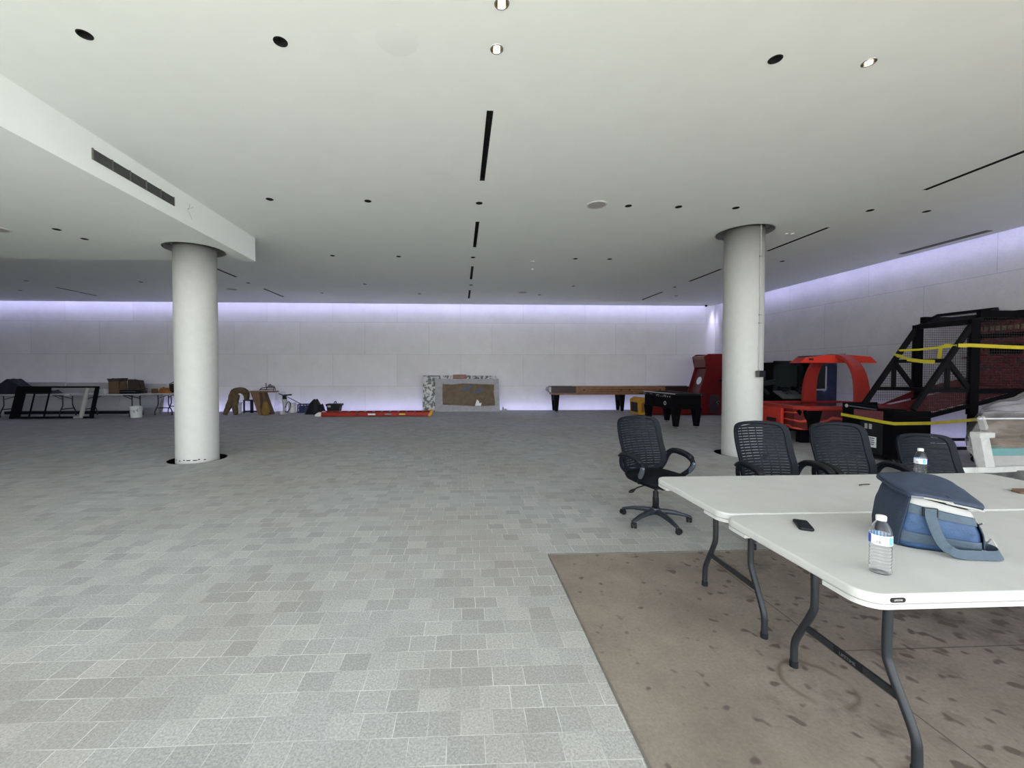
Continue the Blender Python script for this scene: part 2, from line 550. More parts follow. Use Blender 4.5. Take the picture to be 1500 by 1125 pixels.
def dup(root, loc=None, rz=None, label=None, parent=None):
    c = root.copy()
    COL.objects.link(c)
    if parent: c.parent = parent
    if loc is not None: c.location = loc
    if rz is not None: c.rotation_euler = (0, 0, rz)
    if label: c['label'] = label
    for ch in list(root.children):
        dup(ch, parent=c)
    return c

def text(name, s, size, mat, parent, loc, rot, depth=0.0008, sx=1.0):
    cu = bpy.data.curves.new(name, 'FONT')
    cu.body = s
    cu.size = size
    cu.align_x = 'CENTER'
    cu.align_y = 'CENTER'
    cu.extrude = depth
    tmp = bpy.data.objects.new(name, cu)
    COL.objects.link(tmp)
    bpy.context.view_layer.update()
    me = bpy.data.meshes.new_from_object(tmp.evaluated_get(bpy.context.evaluated_depsgraph_get()))
    bpy.data.objects.remove(tmp, do_unlink=True)
    me.materials.clear()
    me.materials.append(M[mat])
    o = bpy.data.objects.new(name, me)
    COL.objects.link(o)
    o.parent = parent
    o.location = loc
    o.rotation_euler = rot
    o.scale = (sx, 1, 1)
    return o

def spline(pts, n=6):
    """Catmull-Rom through points"""
    P = [Vector(p) for p in pts]
    P = [P[0] * 2 - P[1]] + P + [P[-1] * 2 - P[-2]]
    out = []
    for i in range(1, len(P) - 2):
        for k in range(n):
            t = k / n
            a, b, c, d = P[i - 1], P[i], P[i + 1], P[i + 2]
            out.append(0.5 * ((2 * b) + (c - a) * t + (2 * a - 5 * b + 4 * c - d) * t * t + (3 * b - a - 3 * c + d) * t ** 3))
    out.append(P[-2])
    return out

def rrect(x0, x1, y0, y1, r, n=6):
    out = []
    for cx, cy, a0 in ((x1 - r, y0 + r, -90), (x1 - r, y1 - r, 0), (x0 + r, y1 - r, 90), (x0 + r, y0 + r, 180)):
        for k in range(n + 1):
            a = R(a0 + 90 * k / n)
            out.append((cx + r * math.cos(a), cy + r * math.sin(a)))
    return out

def circ(cx, cy, r, n=24):
    return [(cx + r * math.cos(2 * PI * k / n), cy + r * math.sin(2 * PI * k / n)) for k in range(n)]

def holed(outer, holes, z):
    """flat plane with holes cut in it, as a filled bmesh"""
    mb = MB()
    ed = []
    for loop in [outer] + holes:
        vs = [mb.bm.verts.new((p[0], p[1], z)) for p in loop]
        for i in range(len(vs)):
            ed.append(mb.bm.edges.new((vs[i], vs[(i + 1) % len(vs)])))
    bmesh.ops.triangle_fill(mb.bm, use_beauty=True, use_dissolve=False, edges=ed)
    return mb

# ------------------------------------------------------------------ the hall
CZ, XR, XL, YF, YB = 3.95, 9.55, -24.0, -0.8, 15.23      # ceiling height, ceiling edges right / left / front / back
WR, WB = 9.95, 15.64                                      # wall faces behind the light slots
SX, SY, SZ = -3.8, 7.82, 3.52                             # dropped soffit: right face, far face, underside
PX0, PY1 = 0.705, 3.28                                    # corner of the brown concrete pad
COLS = [(-4.46, 7.14), (5.05, 7.13)]

slots = [(x, a, b) for x in (0.28, 6.3) for a, b in ((3.91, 5.34), (6.8, 8.2), (9.7, 11.07), (12.58, 14.0))]
slots += [(-5.88, 10.1, 11.11), (-5.9, 12.63, 14.02), (-11.93, 12.7, 14.04)]
lights = {}
lights[3.17] = [-2.74, -1.34, 0.278, 2.48, 3.25]
lights[2.78] = [0.277]
lights[6.05] = [-2.73, -1.34, 0.274, 2.5, 3.266, 4.15, 6.27, 7.18]
lights[8.94] = [-2.735, -1.33, 0.272, 2.52, 3.28, 7.22]
lights[11.83] = [-11.89, -8.86, -5.95, -2.72, 0.30, 3.28, 6.29]
lights[13.25] = [-13.5, -4.39, -1.32, 2.56, 7.10]
LIT = {(0.278, 3.17), (0.277, 2.78), (3.25, 3.17)}
soff_l = [(-5.784, 6.185), (-5.775, 6.612)]

# floor of pavers, holed round the columns and notched for the pad
outer = [(XL, -14), (PX0, -14), (PX0, PY1), (XR + 0.02, PY1), (XR + 0.02, YB + 0.05), (XL, YB + 0.05)]
mb = holed(outer, [circ(x, y, 0.43, 32) for x, y in COLS], 0)
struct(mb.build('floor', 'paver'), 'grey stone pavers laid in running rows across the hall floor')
mb = MB(); mb.box(PX0 + 0.012, XR, -14, PY1 - 0.012, -0.1, 0.0)
struct(mb.build('concrete_slab', 'pad'), 'brown stained concrete slab under the white tables')
mb = MB(); mb.box(PX0, PX0 + 0.012, -14, PY1, -0.1, 0.003); mb.box(PX0, XR, PY1 - 0.012, PY1, -0.1, 0.003)
struct(mb.build('trim_1', 'trim_edge'), 'thin steel edging between pavers and brown concrete')
mb = MB(); mb.box(XL - 1, XR + 1, -14, WB + 0.3, -0.6, -0.14)
struct(mb.build('floor_sub_base', 'earth'), 'dark ground under the floor')
mb = MB(); mb.box(-60, 60, -70, -14, -0.1, 0.0)
struct(mb.build('ground_forecourt', 'forecourt'), 'pale paved forecourt in front of the open hall')

# ceiling with real openings
holes = [circ(x, y, 0.043, 16) for y, xs in lights.items() for x in xs]
holes += [[(x - .027, a), (x + .027, a), (x + .027, b), (x - .027, b)] for x, a, b in slots]
holes += [circ(COLS[1][0], COLS[1][1], 0.44, 32)]
mb = holed([(XL, YF), (XR, YF), (XR, YB), (XL, YB)], holes, CZ)
struct(mb.build('ceiling', 'ceiling'), 'wide flat white painted ceiling with black slots and downlights')
mb = MB(); mb.box(XL, XR, YB, YB + 0.012, CZ, CZ + 0.1); mb.box(XR, XR + 0.012, YF, YB + 0.012, CZ, CZ + 0.1)
struct(mb.build('trim_2', 'ceiling'), 'plaster edge of the ceiling along the glowing slots')
mb = MB(); mb.box(XL - 0.3, XR + 1.0, YF, WB + 0.4, 4.45, 4.6)
struct(mb.build('roof', 'ceiling'), 'roof slab above the ceiling void')
mb = MB(); mb.box(XL, WR + 0.5, YF, YF + 0.05, CZ + 0.001, 4.45)
struct(mb.build('wall_front', 'ceiling'), 'plaster fascia over the open front')
# walls
mb = MB(); mb.box(XL - 0.3, WR + 0.3, WB, WB + 0.3, -0.14, 4.45)
struct(mb.build('wall_back', 'wall_b'), 'pale stone panel back wall glowing lavender top and bottom')
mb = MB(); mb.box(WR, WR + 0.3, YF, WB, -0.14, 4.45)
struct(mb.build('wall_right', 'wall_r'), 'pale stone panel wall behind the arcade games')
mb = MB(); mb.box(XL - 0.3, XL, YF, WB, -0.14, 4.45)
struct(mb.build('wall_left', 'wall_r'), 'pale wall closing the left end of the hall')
mb = MB(); mb.box(XL, -7.5, YF, YF + 0.05, -0.1, CZ); mb.box(8.0, WR, YF, YF + 0.05, -0.1, CZ)  # unseen front panels added to block daylight and darken both hall sides
struct(mb.build('front_light_blocker', 'ceiling'), 'added unseen front panels, left and right, keeping daylight off the hall sides')
# dropped soffit
mb = holed([(XL, YF), (SX, YF), (SX, SY), (XL, SY)], [circ(COLS[0][0], COLS[0][1], 0.44, 32)] + [circ(x, y, 0.043, 16) for x, y in soff_l], SZ)
mb.poly([(SX, YF, SZ), (SX, SY, SZ), (SX, SY, CZ + .01), (SX, YF, CZ + .01)])
mb.poly([(XL, SY, SZ), (SX, SY, SZ), (SX, SY, CZ + .01), (XL, SY, CZ + .01)])
mb.poly([(XL, YF, SZ), (SX, YF, SZ), (SX, YF, CZ + .01), (XL, YF, CZ + .01)])
struct(mb.build('ceiling_soffit', 'ceiling'), 'white dropped soffit box on the left of the ceiling')
# columns
for i, (x, y) in enumerate(COLS):
    top = SZ if i == 0 else CZ
    mb = MB(); mb.lathe([(0.315, -0.14), (0.315, 0.0), (0.312, 1.2), (0.316, 2.4), (0.31, top + 0.2)], seg=56)
    c = mb.build('column', 'column', smooth=True, loc=(x, y, 0))
    struct(c, ['round white plaster column standing under the soffit edge', 'round white plaster column with conduit and black box'][i])
    mb = MB(); mb.lathe([(0.32, top + .2), (0.46, top + .2), (0.455, top + .0), (0.44, top), (0.44, top + 0.10), (0.32, top + .18)], seg=40, cap=False)
    o = mb.build('ring_recess', 'foam', parent=c)
    if i == 0:
        mb = MB()
        for k in range(9):
            a = R(-150 + k * 14 + random.uniform(-4, 4))
            mb.obox((0.3155 * math.cos(a), 0.3155 * math.sin(a), 0.03 + random.uniform(-.005, .012)), (0.004, random.uniform(.02, .06), .016), Matrix.Rotation(a, 3, 'Z'))
        mb.build('grout_mark', 'legm', parent=c)
# light strips in the slots (hidden from the hall by the ceiling and floor edges)
mb = MB(); mb.box(XL, XR, YB + 0.03, YB + 0.055, CZ + 0.06, CZ + 0.085)
struct(mb.build('trim_3', 'led'), 'lavender light strip in the slot above the back wall')
mb = MB(); mb.box(XR + 0.03, XR + 0.055, YF + .5, YB, CZ + 0.06, CZ + 0.085)
struct(mb.build('trim_4', 'led'), 'lavender light strip in the slot above the right wall')
mb = MB(); mb.box(XL, XR, YB + 0.08, YB + 0.10, -0.075, -0.06)
struct(mb.build('trim_5', 'ledf'), 'lavender light strip in the floor slot below the back wall')
mb = MB(); mb.box(XR + 0.05, XR + 0.07, 3.5, YB, -0.075, -0.06)
struct(mb.build('trim_6', 'ledf'), 'lavender light strip in the floor slot below the right wall')
sp = bpy.data.lights.new('corner_spot', 'SPOT')
sp.energy = 260; sp.color = (0.62, 0.6, 1.0); sp.spot_size = R(24); sp.spot_blend = 0.8; sp.shadow_soft_size = 0.03
so = bpy.data.objects.new('corner_spot', sp); COL.objects.link(so)
so.location = (9.83, 15.53, 4.3)

# ------------------------------------------------------------------ ceiling fittings
def can(lit):
    r = 0.042
    mb = MB(); mb.lathe([(r, 0.0), (r, 0.11), (0.001, 0.11)], seg=20, cap=False)
    return mb
ORD = ['first', 'second', 'third', 'fourth', 'fifth', 'sixth', 'seventh', 'eighth']
ROWS = {3.17: 'ceiling row nearest the open front', 6.05: 'row between the two column tops', 8.94: 'row just beyond the columns',
        11.83: 'second last row before the back wall', 13.25: 'last row before the back wall'}
proto = {}
def downlight(x, y, z, label, lit, group):
    key = bool(lit)
    if key in proto:
        return dup(proto[key], (x, y, z), label=label)
    t = thing('recessed_downlight', label, 'downlight', (x, y, z), 0, group)
    can(lit).build('can', 'chrome' if lit else 'dark', t, smooth=True)
    mb = MB(); mb.lathe([(0.042, 0.0), (0.042, -0.004), (0.050, -0.003), (0.051, 0.0)], seg=24, cap=False)
    mb.build('trim_ring', 'chrome' if lit else 'blackp', t, smooth=True)
    if lit:
        mb = MB(); mb.lathe([(0.001, 0.052), (0.016, 0.056), (0.022, 0.07), (0.02, 0.09), (0.001, 0.1)], seg=14, cap=False)
        mb.build('bulb', 'bulb', t, smooth=True)
    proto[key] = t
    return t
for y, xs in lights.items():
    for i, x in enumerate(sorted(xs)):
        if y == 2.78:
            lab = 'chrome downlight with a warm bulb, cut by the top of the picture'
        elif (x, y) in LIT:
            lab = 'glowing warm downlight directly in line with the black slots' if x < 1 else 'glowing warm downlight right of a dark one, near the open front'
        elif y == 3.17:
            lab = {-2.74: 'large black downlight above the air grille side of the ceiling', -1.34: 'large black downlight between the soffit and the centre slots', 2.48: 'large black downlight beside the glowing one on the right'}[x]
        else:
            lab = 'black downlight, %s from left in the %s' % (ORD[i], ROWS[y])
        downlight(x, y, CZ, lab, (x, y) in LIT, 'lit recessed downlights' if (x, y) in LIT else 'black recessed downlights')
for k, (x, y) in enumerate(soff_l):
    downlight(x, y, SZ, ['nearer of two black downlights under the dropped soffit', 'farther of two black downlights under the dropped soffit, by the column'][k], False, 'black recessed downlights')

LN = {0.28: 'down the middle of the ceiling', 6.3: 'right of the conduit column', -5.88: 'left of the soffit end', -5.9: 'left of the soffit end', -11.93: ''}
pr0 = None
for k, (x, a, b) in enumerate(slots):
    i = {3.91: 0, 6.8: 1, 9.7: 2, 12.58: 3}.get(a)
    if i is not None:
        lab = 'black slot diffuser, %s from the front in the line %s' % (ORD[i], LN[x])
    else:
        lab = {0: 'nearer thin black slot diffuser seen past the soffit end', 1: 'farther thin black slot diffuser beyond the soffit end', 2: 'thin slot diffuser far left, beyond the soffit'}[k - 8]
    t = thing('slot_diffuser', lab, 'air vent', (x, (a + b) / 2, CZ), 0, 'black slot diffusers in the ceiling')
    h = (b - a) / 2
    mb = MB()
    mb.poly([(-.027, -h, .06), (.027, -h, .06), (.027, h, .06), (-.027, h, .06)])
    for s in (-1, 1):
        mb.poly([(s * .027, -h, 0), (s * .027, h, 0), (s * .027, h, .06), (s * .027, -h, .06)])
        mb.poly([(-.027, s * h, 0), (.027, s * h, 0), (.027, s * h, .06), (-.027, s * h, .06)])
    mb.build('slot_box', 'dark', t)
    mb = MB()
    for s in (-1, 1):
        mb.box(s * .029 - .002, s * .029 + .002, -h, h, -.003, 0)
    mb.build('slot_flange', 'blackp', t)
t = thing('return_grille', 'long grey return air grille close along the right wall', 'air vent', (9.25, 7.53, CZ))
mb = MB()
for s in (-.05, -.025, 0, .025, .05):
    mb.box(s - .006, s + .006, -.7, .7, -.012, -.001)
mb.box(-.06, .06, -.72, -.7, -.012, -.001); mb.box(-.06, .06, .7, .72, -.012, -.001)
mb.build('slats', 'grille', t)
mb = MB(); mb.box(-.06, .06, -.72, .72, -.002, -.0005); mb.build('backing', 'dark', t)

t = thing('wall_grille', 'grey slatted air grille high on the white soffit face', 'air vent', (SX, 5.05, 3.735))
mb = MB(); mb.box(0.001, .006, -.6, .6, -.056, .056); mb.build('backing', 'grille', t)
mb = MB()
for k in range(9):
    z = -.048 + k * .012
    mb.box(.006, .014, -.6, .6, z - .0025, z + .0025)
mb.build('slats', 'grille', t)
for k in range(6):
    mb = MB(); y = -.6 + k * .24; mb.box(.004, .017, y - .006, y + .006, -.058, .058); mb.build('divider', 'trim_edge', t)
t = thing('loose_wires', 'thin loose wires poking out of the soffit face past the grille', 'wire', (SX, 5.94, 3.74))
for dy, dz in ((.05, .06), (-.03, .07), (.015, -.13)):
    mb = MB(); mb.tube(spline([(-.005, 0, 0), (.03, dy * .4, dz * .5), (.045, dy, dz)], 4), .0016, 6); mb.build('wire', 'foam', t)

def speaker(x, y, z, label):
    t = thing('ceiling_speaker', label, 'speaker', (x, y, z), 0, 'round white ceiling speakers')
    mb = MB(); mb.lathe([(.001, -.006), (.125, -.006), (.128, -.012), (.148, -.010), (.152, -.0005)], seg=36, cap=False)
    mb.build('rim', 'white', t, smooth=True)
    mb = MB(); mb.lathe([(.001, -.0075), (.124, -.0075), (.124, -.006)], seg=36, cap=False); mb.build('grille', 'board', t)
speaker(2.014, 6.03, CZ, 'large round white ceiling speaker left of two small black downlights')
speaker(1.954, 12.83, CZ, 'round white ceiling speaker far off, above the stone slab')
speaker(-6.888, 12.74, CZ, 'round white ceiling speaker far off, right of the soffit column')
speaker(-6.62, 6.2, SZ, 'round white speaker under the soffit, cut by the picture edge')
t = thing('hanging_sensor', 'small white fitting hanging on a wire from the ceiling', 'sensor', (1.615, 9.2, CZ))
mb = MB(); mb.lathe([(.001, 0), (.05, 0), (.05, -.018), (.001, -.02)], seg=16); mb.build('ceiling_cap', 'white', t)
mb = MB(); mb.tube([(0, 0, -.02), (.006, 0, -.09), (-.004, 0, -.16)], .003, 6); mb.build('cord', 'white', t)
mb = MB(); mb.lathe([(.001, -.155), (.02, -.16), (.026, -.18), (.012, -.2), (.001, -.2)], seg=12); mb.build('sensor_head', 'white', t)
t = thing('faint_ceiling_disc', 'faint round darker disc on the white ceiling left of the warm downlights', 'patch', (-.47, 3.12, CZ))
mb = MB(); mb.lathe([(.001, -.002), (.14, -.002), (.155, -.0003)], seg=36, cap=False); mb.build('patch_disc', 'patch', t, smooth=True)  # thin round disc, slightly darker than the ceiling around it
t = thing('smoke_detector', 'tiny pair of white detectors on the ceiling right of the conduit column', 'detector', (5.89, 7.13, CZ))
for s in (-.06, .05):
    mb = MB(); mb.lathe([(.001, -.02), (.02, -.018), (.03, -.0005)], (s, 0, 0), 14, cap=False); mb.build('detector_head', 'white', t)
t = thing('dome_camera', 'small black dome camera at the far right ceiling corner', 'camera', (9.21, 15.03, CZ))
mb = MB(); mb.lathe([(.001, -.07), (.03, -.062), (.045, -.03), (.05, -.0005)], seg=14, cap=False); mb.build('dome', 'blackp', t, smooth=True)

# conduit and box on the right hand column
cx, cy = COLS[1]
def oncol(px_ang, r):
    return (cx + r * math.cos(px_ang), cy + r * math.sin(px_ang))
A = R(-77)
t = thing('conduit_run', 'thin grey conduit dropping down the white column to a box', 'conduit', (cx + .325 * math.cos(A), cy + .325 * math.sin(A), 0))
mb = MB(); mb.tube([(0, 0, CZ + .1), (0, 0, 3.1), (.0, 0, 2.4), (-.006, 0, 1.5)], .011, 10); mb.build('pipe', 'board', t, smooth=True)
for z in (3.45, 2.45, 2.31):
    mb = MB(); mb.obox((0, 0, z), (.05, .012, .018), Matrix.Rotation(A + PI / 2, 3, 'Z')); mb.build('strap', 'grille', t)
t = thing('junction_box', 'black outlet box fixed to the white column under the conduit', 'electrical box', (cx + .358 * math.cos(A), cy + .358 * math.sin(A), 1.44), A + PI / 2)
mb = MB(); mb.box(-.065, .065, -.035, .04, -.055, .055); mb.build('box', 'blackp', t, bevel=.006)
mb = MB(); mb.box(-.055, .055, -.042, -.035, -.045, .045); mb.build('cover_plate', 'blackp', t, bevel=.003)
mb = MB(); mb.box(-.08, -.065, -.03, .03, -.05, .05); mb.build('knockout', 'grille', t)

# ------------------------------------------------------------------ folding tables
def band(mb, pts, i0, i1, th, z0, z1):
    """lip that follows part of an outline, th thick inwards"""
    cx = sum(p[0] for p in pts) / len(pts); cy = sum(p[1] for p in pts) / len(pts)
    n = len(pts)
    idx = [i % n for i in range(i0, i1 + 1)]
    def inn(p):
        d = Vector((cx - p[0], (cy - p[1]))); L = d.length
        return (p[0] + (th if cx > p[0] else -th) * min(1, abs(cx - p[0]) / .2), p[1] + (th if cy > p[1] else -th) * min(1, abs(cy - p[1]) / .2))
    for a, b in zip(idx, idx[1:]):
        pa, pb = pts[a], pts[b]; qa, qb = inn(pa), inn(pb)
        mb.hexa([(*pa, z0), (*pb, z0), (*qb, z0), (*qa, z0), (*pa, z1), (*pb, z1), (*qb, z1), (*qa, z1)])

def leg_path(s):
    # wishbone leg in its own Y-Z plane; s = +1 / -1 side
    return [(0, s * .17, .71), (0, s * .17, .62), (0, s * .165, .40), (0, s * .18, .33), (0, s * .245, .20), (0, s * .275, .13), (0, s * .28, .07), (0, s * .28, .0)]

def folding_table(label, loc, L, rz=0, badge=False, group=None, wdt=.765):
    t = thing('folding_table', label, 'table', loc, rz, group)
    x, y = L / 2, wdt / 2
    pts = rrect(-x, x, -y, y, .075, 8)
    mb = MB(); mb.prism(pts, 'Z', .703, .74)
    mb.build('tabletop', 'tabletop', t, smooth=True, bevel=.009, seg=3)
    mb = MB()
    for k in range(4):           # deeper lip round each corner and along the middle of the long sides
        band(mb, pts, k * 9, k * 9 + 8, .03, .688, .7045)
    for sx in (-1, 1):
        mb.box(sx * x - (.0 if sx < 0 else .028), sx * x + (.028 if sx < 0 else .0), -y + .075, -y + .17, .688, .7045)
        mb.box(sx * x - (.0 if sx < 0 else .028), sx * x + (.028 if sx < 0 else .0), y - .17, y - .075, .688, .7045)
    for sy in (-1, 1):
        y0 = min(sy * y, sy * (y - .028)); y1 = max(sy * y, sy * (y - .028))
        mb.box(-x + .075, x - .45, y0, y1, .688, .7045)
    mb.build('edge_lip', 'tabletop', t)
    mb = MB()
    for sy in (-1, 1):
        mb.box(-x + .3, x - .3, sy * (y - .1) - .012, sy * (y - .1) + .012, .675, .703)
    mb.build('frame_rail', 'legm', t)
    for sx in (-1, 1):
        for s in (-1, 1):
            lx = sx * (x - .315)
            mb = MB(); mb.tube([(p[0] + lx, p[1], p[2]) for p in spline(leg_path(s), 4)], .0165, 12)
            lg = mb.build('leg', 'legm', t, smooth=True)
            mb = MB(); mb.lathe([(.019, 0), (.019, .03), (.017, .032)], (lx, s * .28, 0), 12); mb.build('foot_cap', 'blackp', lg)
            mb = MB(); mb.lathe([(.004, -.004), (.006, 0), (.004, .002)], (lx - sx * .0175, s * .166, .56), 8, 'X'); mb.build('rivet', 'chrome', lg)
        mb = MB(); mb.bar((lx, -.225, .245), (lx, .225, .245), .012, .03); cb = mb.build('crossbar', 'legm', t)
        mb = MB(); mb.tube([(lx, -.30, .688), (lx, .30, .688)], .0155, 10); mb.build('pivot_tube', 'legm', t, smooth=True)
        mb = MB(); mb.bar((lx, -.166, .56), (lx - sx * .42, -.05, .69), .006, .022); mb.bar((lx, .166, .56), (lx - sx * .42, .05, .69), .006, .022)
        mb.build('hinge_brace', 'legm', t)
        if badge and sx < 0:
            mb = MB(); mb.box(lx - .0085, lx - .006, -.075, .055, .232, .26); pl = mb.build('name_plate', 'blackp', t)
            text('lettering', 'LIFETIME', .020, 'grille', pl, (lx - .0088, -.01, .246), (R(90), 0, R(-90)))
    if badge:
        bx = badge
        mb = MB(); mb.prism([(p[0], p[1]) for p in rrect(bx - .027, bx + .027, .713, .729, .0075, 5)], 'Y', -y - .0022, -y + .001)
        pl = mb.build('name_badge', 'blackp', t)
        text('lettering', 'LIFETIME', .0080, 'board', pl, (bx, -y - .0026, .721), (R(90), 0, 0), .0003)
    return t
folding_table('long white folding table nearest, carrying the cooler bag', (2.61, 1.690, 0), 2.48, 0, badge=-1.13)
folding_table('long white folding table behind the nearest, chairs along it', (2.635, 2.4725, 0), 2.5)

# ------------------------------------------------------------------ office chairs
def chair_outline(n=48):
    key = [(0, .470), (.15, .473), (.235, .50), (.268, .56), (.270, .64), (.268, .72), (.270, .80), (.270, .88), (.262, .95), (.23, .995), (.15, 1.014), (0, 1.02)]
    h = [Vector((p[0], p[1], 0)) for p in key]
    r = spline(h, 4)
    pts = [(p[0], p[1]) for p in r] + [(-p[0], p[1]) for p in r[-2:0:-1]]
    return pts
def back_y(x, z):
    lean = .20 + (z - .47) * .20
    lumb = -.030 * math.exp(-((z - .62) / .14) ** 2)
    return lean + lumb - x * x * .85
def office_chair(label, loc, rz, group):
    t = thing('office_chair', label, 'chair', loc, rz, group)
    # backrest: band round the edge, slotted panel inside
    out = chair_outline()
    cz = .745
    mb = MB()
    n = len(out)
    loops = []
    for sc, dy in ((1.0, -.0), (1.0, .026), (.83, .022), (.83, .004)):
        lp = []
        for x, z in out:
            xx, zz = x * sc, cz + (z - cz) * (sc + (1 - sc) * .42)
            lp.append(mb.bm.verts.new((xx, back_y(xx, zz) + dy, zz)))
        loops.append(lp)
    for a, b in zip(loops, loops[1:] + loops[:1]):
        for k in range(n):
            mb.bm.faces.new((a[k], a[(k + 1) % n], b[(k + 1) % n], b[k]))
    bk = mb.build('backrest', 'navyp', t, smooth=True, bevel=.006)
    mb = MB()
    inner = [(x * .85, cz + (z - cz) * (.85 + .15 * .42)) for x, z in out]
    rows = 26
    zs = [min(p[1] for p in inner) + (max(p[1] for p in inner) - min(p[1] for p in inner)) * k / rows for k in range(rows + 1)]
    half = inner[:n // 2 + 1]
    def wid(z):
        for a, b in zip(half, half[1:]):
            if a[1] <= z <= b[1] + 1e-9:
                return a[0] + (b[0] - a[0]) * ((z - a[1]) / max(1e-9, b[1] - a[1]))
        return .02
    def fn(u, v):
        z = zs[min(rows, int(round(v * rows)))]
        x = (u * 2 - 1) * max(.02, wid(z))
        return (x, back_y(x, z) + .012, z)
    mb.grid(fn, 14, rows)
    mb.build('mesh_panel', 'slit', bk, smooth=True)
    mb = MB(); mb.tube(spline([(0, .06, .40), (0, .19, .41), (0, .25, .46), (0, .262, .60)], 5), [.03] * 10 + [.026] * 6, 10, flat=.6)
    mb.build('back_stem', 'blackp', t, smooth=True)
    # seat
    def seat(u, v):
        a = u * 2 * PI
        c, s = math.cos(a), math.sin(a)
        e = .55
        x = .252 * math.copysign(abs(c) ** e, c); y = .245 * math.copysign(abs(s) ** e, s)
        k = [0.02, .72, .96, 1.0, .93, .75, .5][v]
        z = [.482, .486, .474, .448, .415, .39, .385][v]
        z -= .04 * max(0, (-y * k - .12) / .12) if v < 4 else 0
        return (x * k, y * k - .0, z)
    mb = MB(); V = []
    for v in range(7):
        V.append([mb.bm.verts.new(seat(u / 40, v)) for u in range(40)])
    for a, b in zip(V, V[1:]):
        for k in range(40):
            mb.bm.faces.new((a[k], a[(k + 1) % 40], b[(k + 1) % 40], b[k]))
    mb.bm.faces.new(V[0]); mb.bm.faces.new(V[-1][::-1])
    mb.build('seat', 'fabric', t, smooth=True)
    mb = MB(); mb.obox((0, .02, .372), (.2, .24, .045)); mb.obox((.05, -.02, .34), (.05, .09, .04)); mb.build('tilt_mechanism', 'blackp', t, bevel=.01)
    mb = MB(); mb.tube(spline([(-.08, .02, .37), (-.2, .0, .365), (-.27, -.01, .35)], 4), .006, 8); lv = mb.build('lever', 'blackp', t)
    mb = MB(); mb.tube([(-.26, -.01, .352), (-.30, -.012, .338), (-.33, -.014, .33)], [.010, .024, .014], 10, flat=.6); mb.build('paddle', 'blackp', lv, smooth=True)
    # loop arms
    for s in (-1, 1):
        loop = [(s * .205, .17, .455), (s * .272, .17, .53), (s * .298, .15, .615), (s * .306, .10, .665), (s * .308, .0, .668), (s * .308, -.10, .645), (s * .306, -.155, .60), (s * .300, -.135, .53), (s * .265, -.07, .46), (s * .215, .0, .41)]
        sp_ = spline(loop, 5)
        mb = MB(); mb.tube(sp_, [.021 + .004 * math.sin(PI * i / (len(sp_) - 1)) for i in range(len(sp_))], 10, flat=.62, up=(0, 0, 1))
        ar = mb.build('armrest', 'navyp', t, smooth=True)
        mb = MB(); pad = spline([(s * .300, .165, .64), (s * .307, .10, .682), (s * .309, 0, .687), (s * .309, -.10, .665), (s * .308, -.15, .632)], 5)
        mb.tube(pad, [.018] + [.031] * (len(pad) - 2) + [.02], 10, flat=.5); mb.build('arm_pad', 'blackp', ar, smooth=True)
        mb = MB(); fr = spline([(s * .308, -.165, .605), (s * .304, -.150, .55), (s * .292, -.105, .49)], 5)
        mb.tube(fr, [.020] + [.027] * (len(fr) - 2) + [.02], 10, flat=.6); mb.build('arm_front', 'silver', ar, smooth=True)
    # column and star base
    mb = MB(); mb.lathe([(.03, .10), (.03, .24), (.026, .245), (.026, .30), (.016, .305), (.016, .37)], seg=16); mb.build('gas_lift', 'blackp', t, smooth=True)
    mb = MB(); mb.lathe([(.03, .075), (.045, .085), (.045, .135), (.035, .145)], seg=18); mb.build('base_hub', 'basearm', t, smooth=True)
    for k in range(5):
        a = R(-98 + 72 * k)
        ca, sa = math.cos(a), math.sin(a)
        def P(r, z, w=0): return (r * ca - w * sa, r * sa + w * ca, z)
        secs = [(.03, .132, .028, .05), (.12, .126, .027, .042), (.22, .108, .023, .034), (.29, .086, .02, .028), (.335, .070, .017, .02)]
        mb = MB(); V = []
        for r, z, wd, th in secs:
            V.append([mb.bm.verts.new(P(r, z, -wd * .7)), mb.bm.verts.new(P(r, z, wd * .7)), mb.bm.verts.new(P(r, z - th * .5, wd)), mb.bm.verts.new(P(r, z - th, wd * .8)), mb.bm.verts.new(P(r, z - th, -wd * .8)), mb.bm.verts.new(P(r, z - th * .5, -wd))])
        for p, q in zip(V, V[1:]):
            for i in range(6):
                mb.bm.faces.new((p[i], p[(i + 1) % 6], q[(i + 1) % 6], q[i]))
        mb.bm.faces.new(V[0][::-1]); mb.bm.faces.new(V[-1])
        lg = mb.build('leg', 'basearm', t, smooth=True, bevel=.004)
        rot = Matrix.Rotation(a + R(35 + 50 * math.sin(k * 2.3)), 3, 'Z')
        cpos = Vector(P(.318, 0))
        off = rot @ Vector((.016, 0, 0))
        mb = MB()
        for sd_ in (-1, 1):
            rr = [(.012, -.011), (.025, -.010), (.0265, 0), (.025, .010), (.012, .011)]
            seg = 16; rings = []
            for r, h in rr:
                rings.append([mb.bm.verts.new(cpos + off + rot @ Vector((r * math.cos(2 * PI * q / seg), sd_ * .015 + h, 0)) + Vector((0, 0, .0265 + r * math.sin(2 * PI * q / seg)))) for q in range(seg)])
            for p, q in zip(rings, rings[1:]):
                for i in range(seg):
                    mb.bm.faces.new((p[i], p[(i + 1) % seg], q[(i + 1) % seg], q[i]))
            mb.bm.faces.new(rings[0][::-1]); mb.bm.faces.new(rings[-1])
        mb.obox(cpos + off * .6 + Vector((0, 0, .043)), (.044, .018, .022), rot)
        mb.tube([cpos + Vector((0, 0, .045)), cpos + Vector((0, 0, .062))], .008, 8)
        mb.build('caster', 'blackp', lg, smooth=False, bevel=.002)
    return t
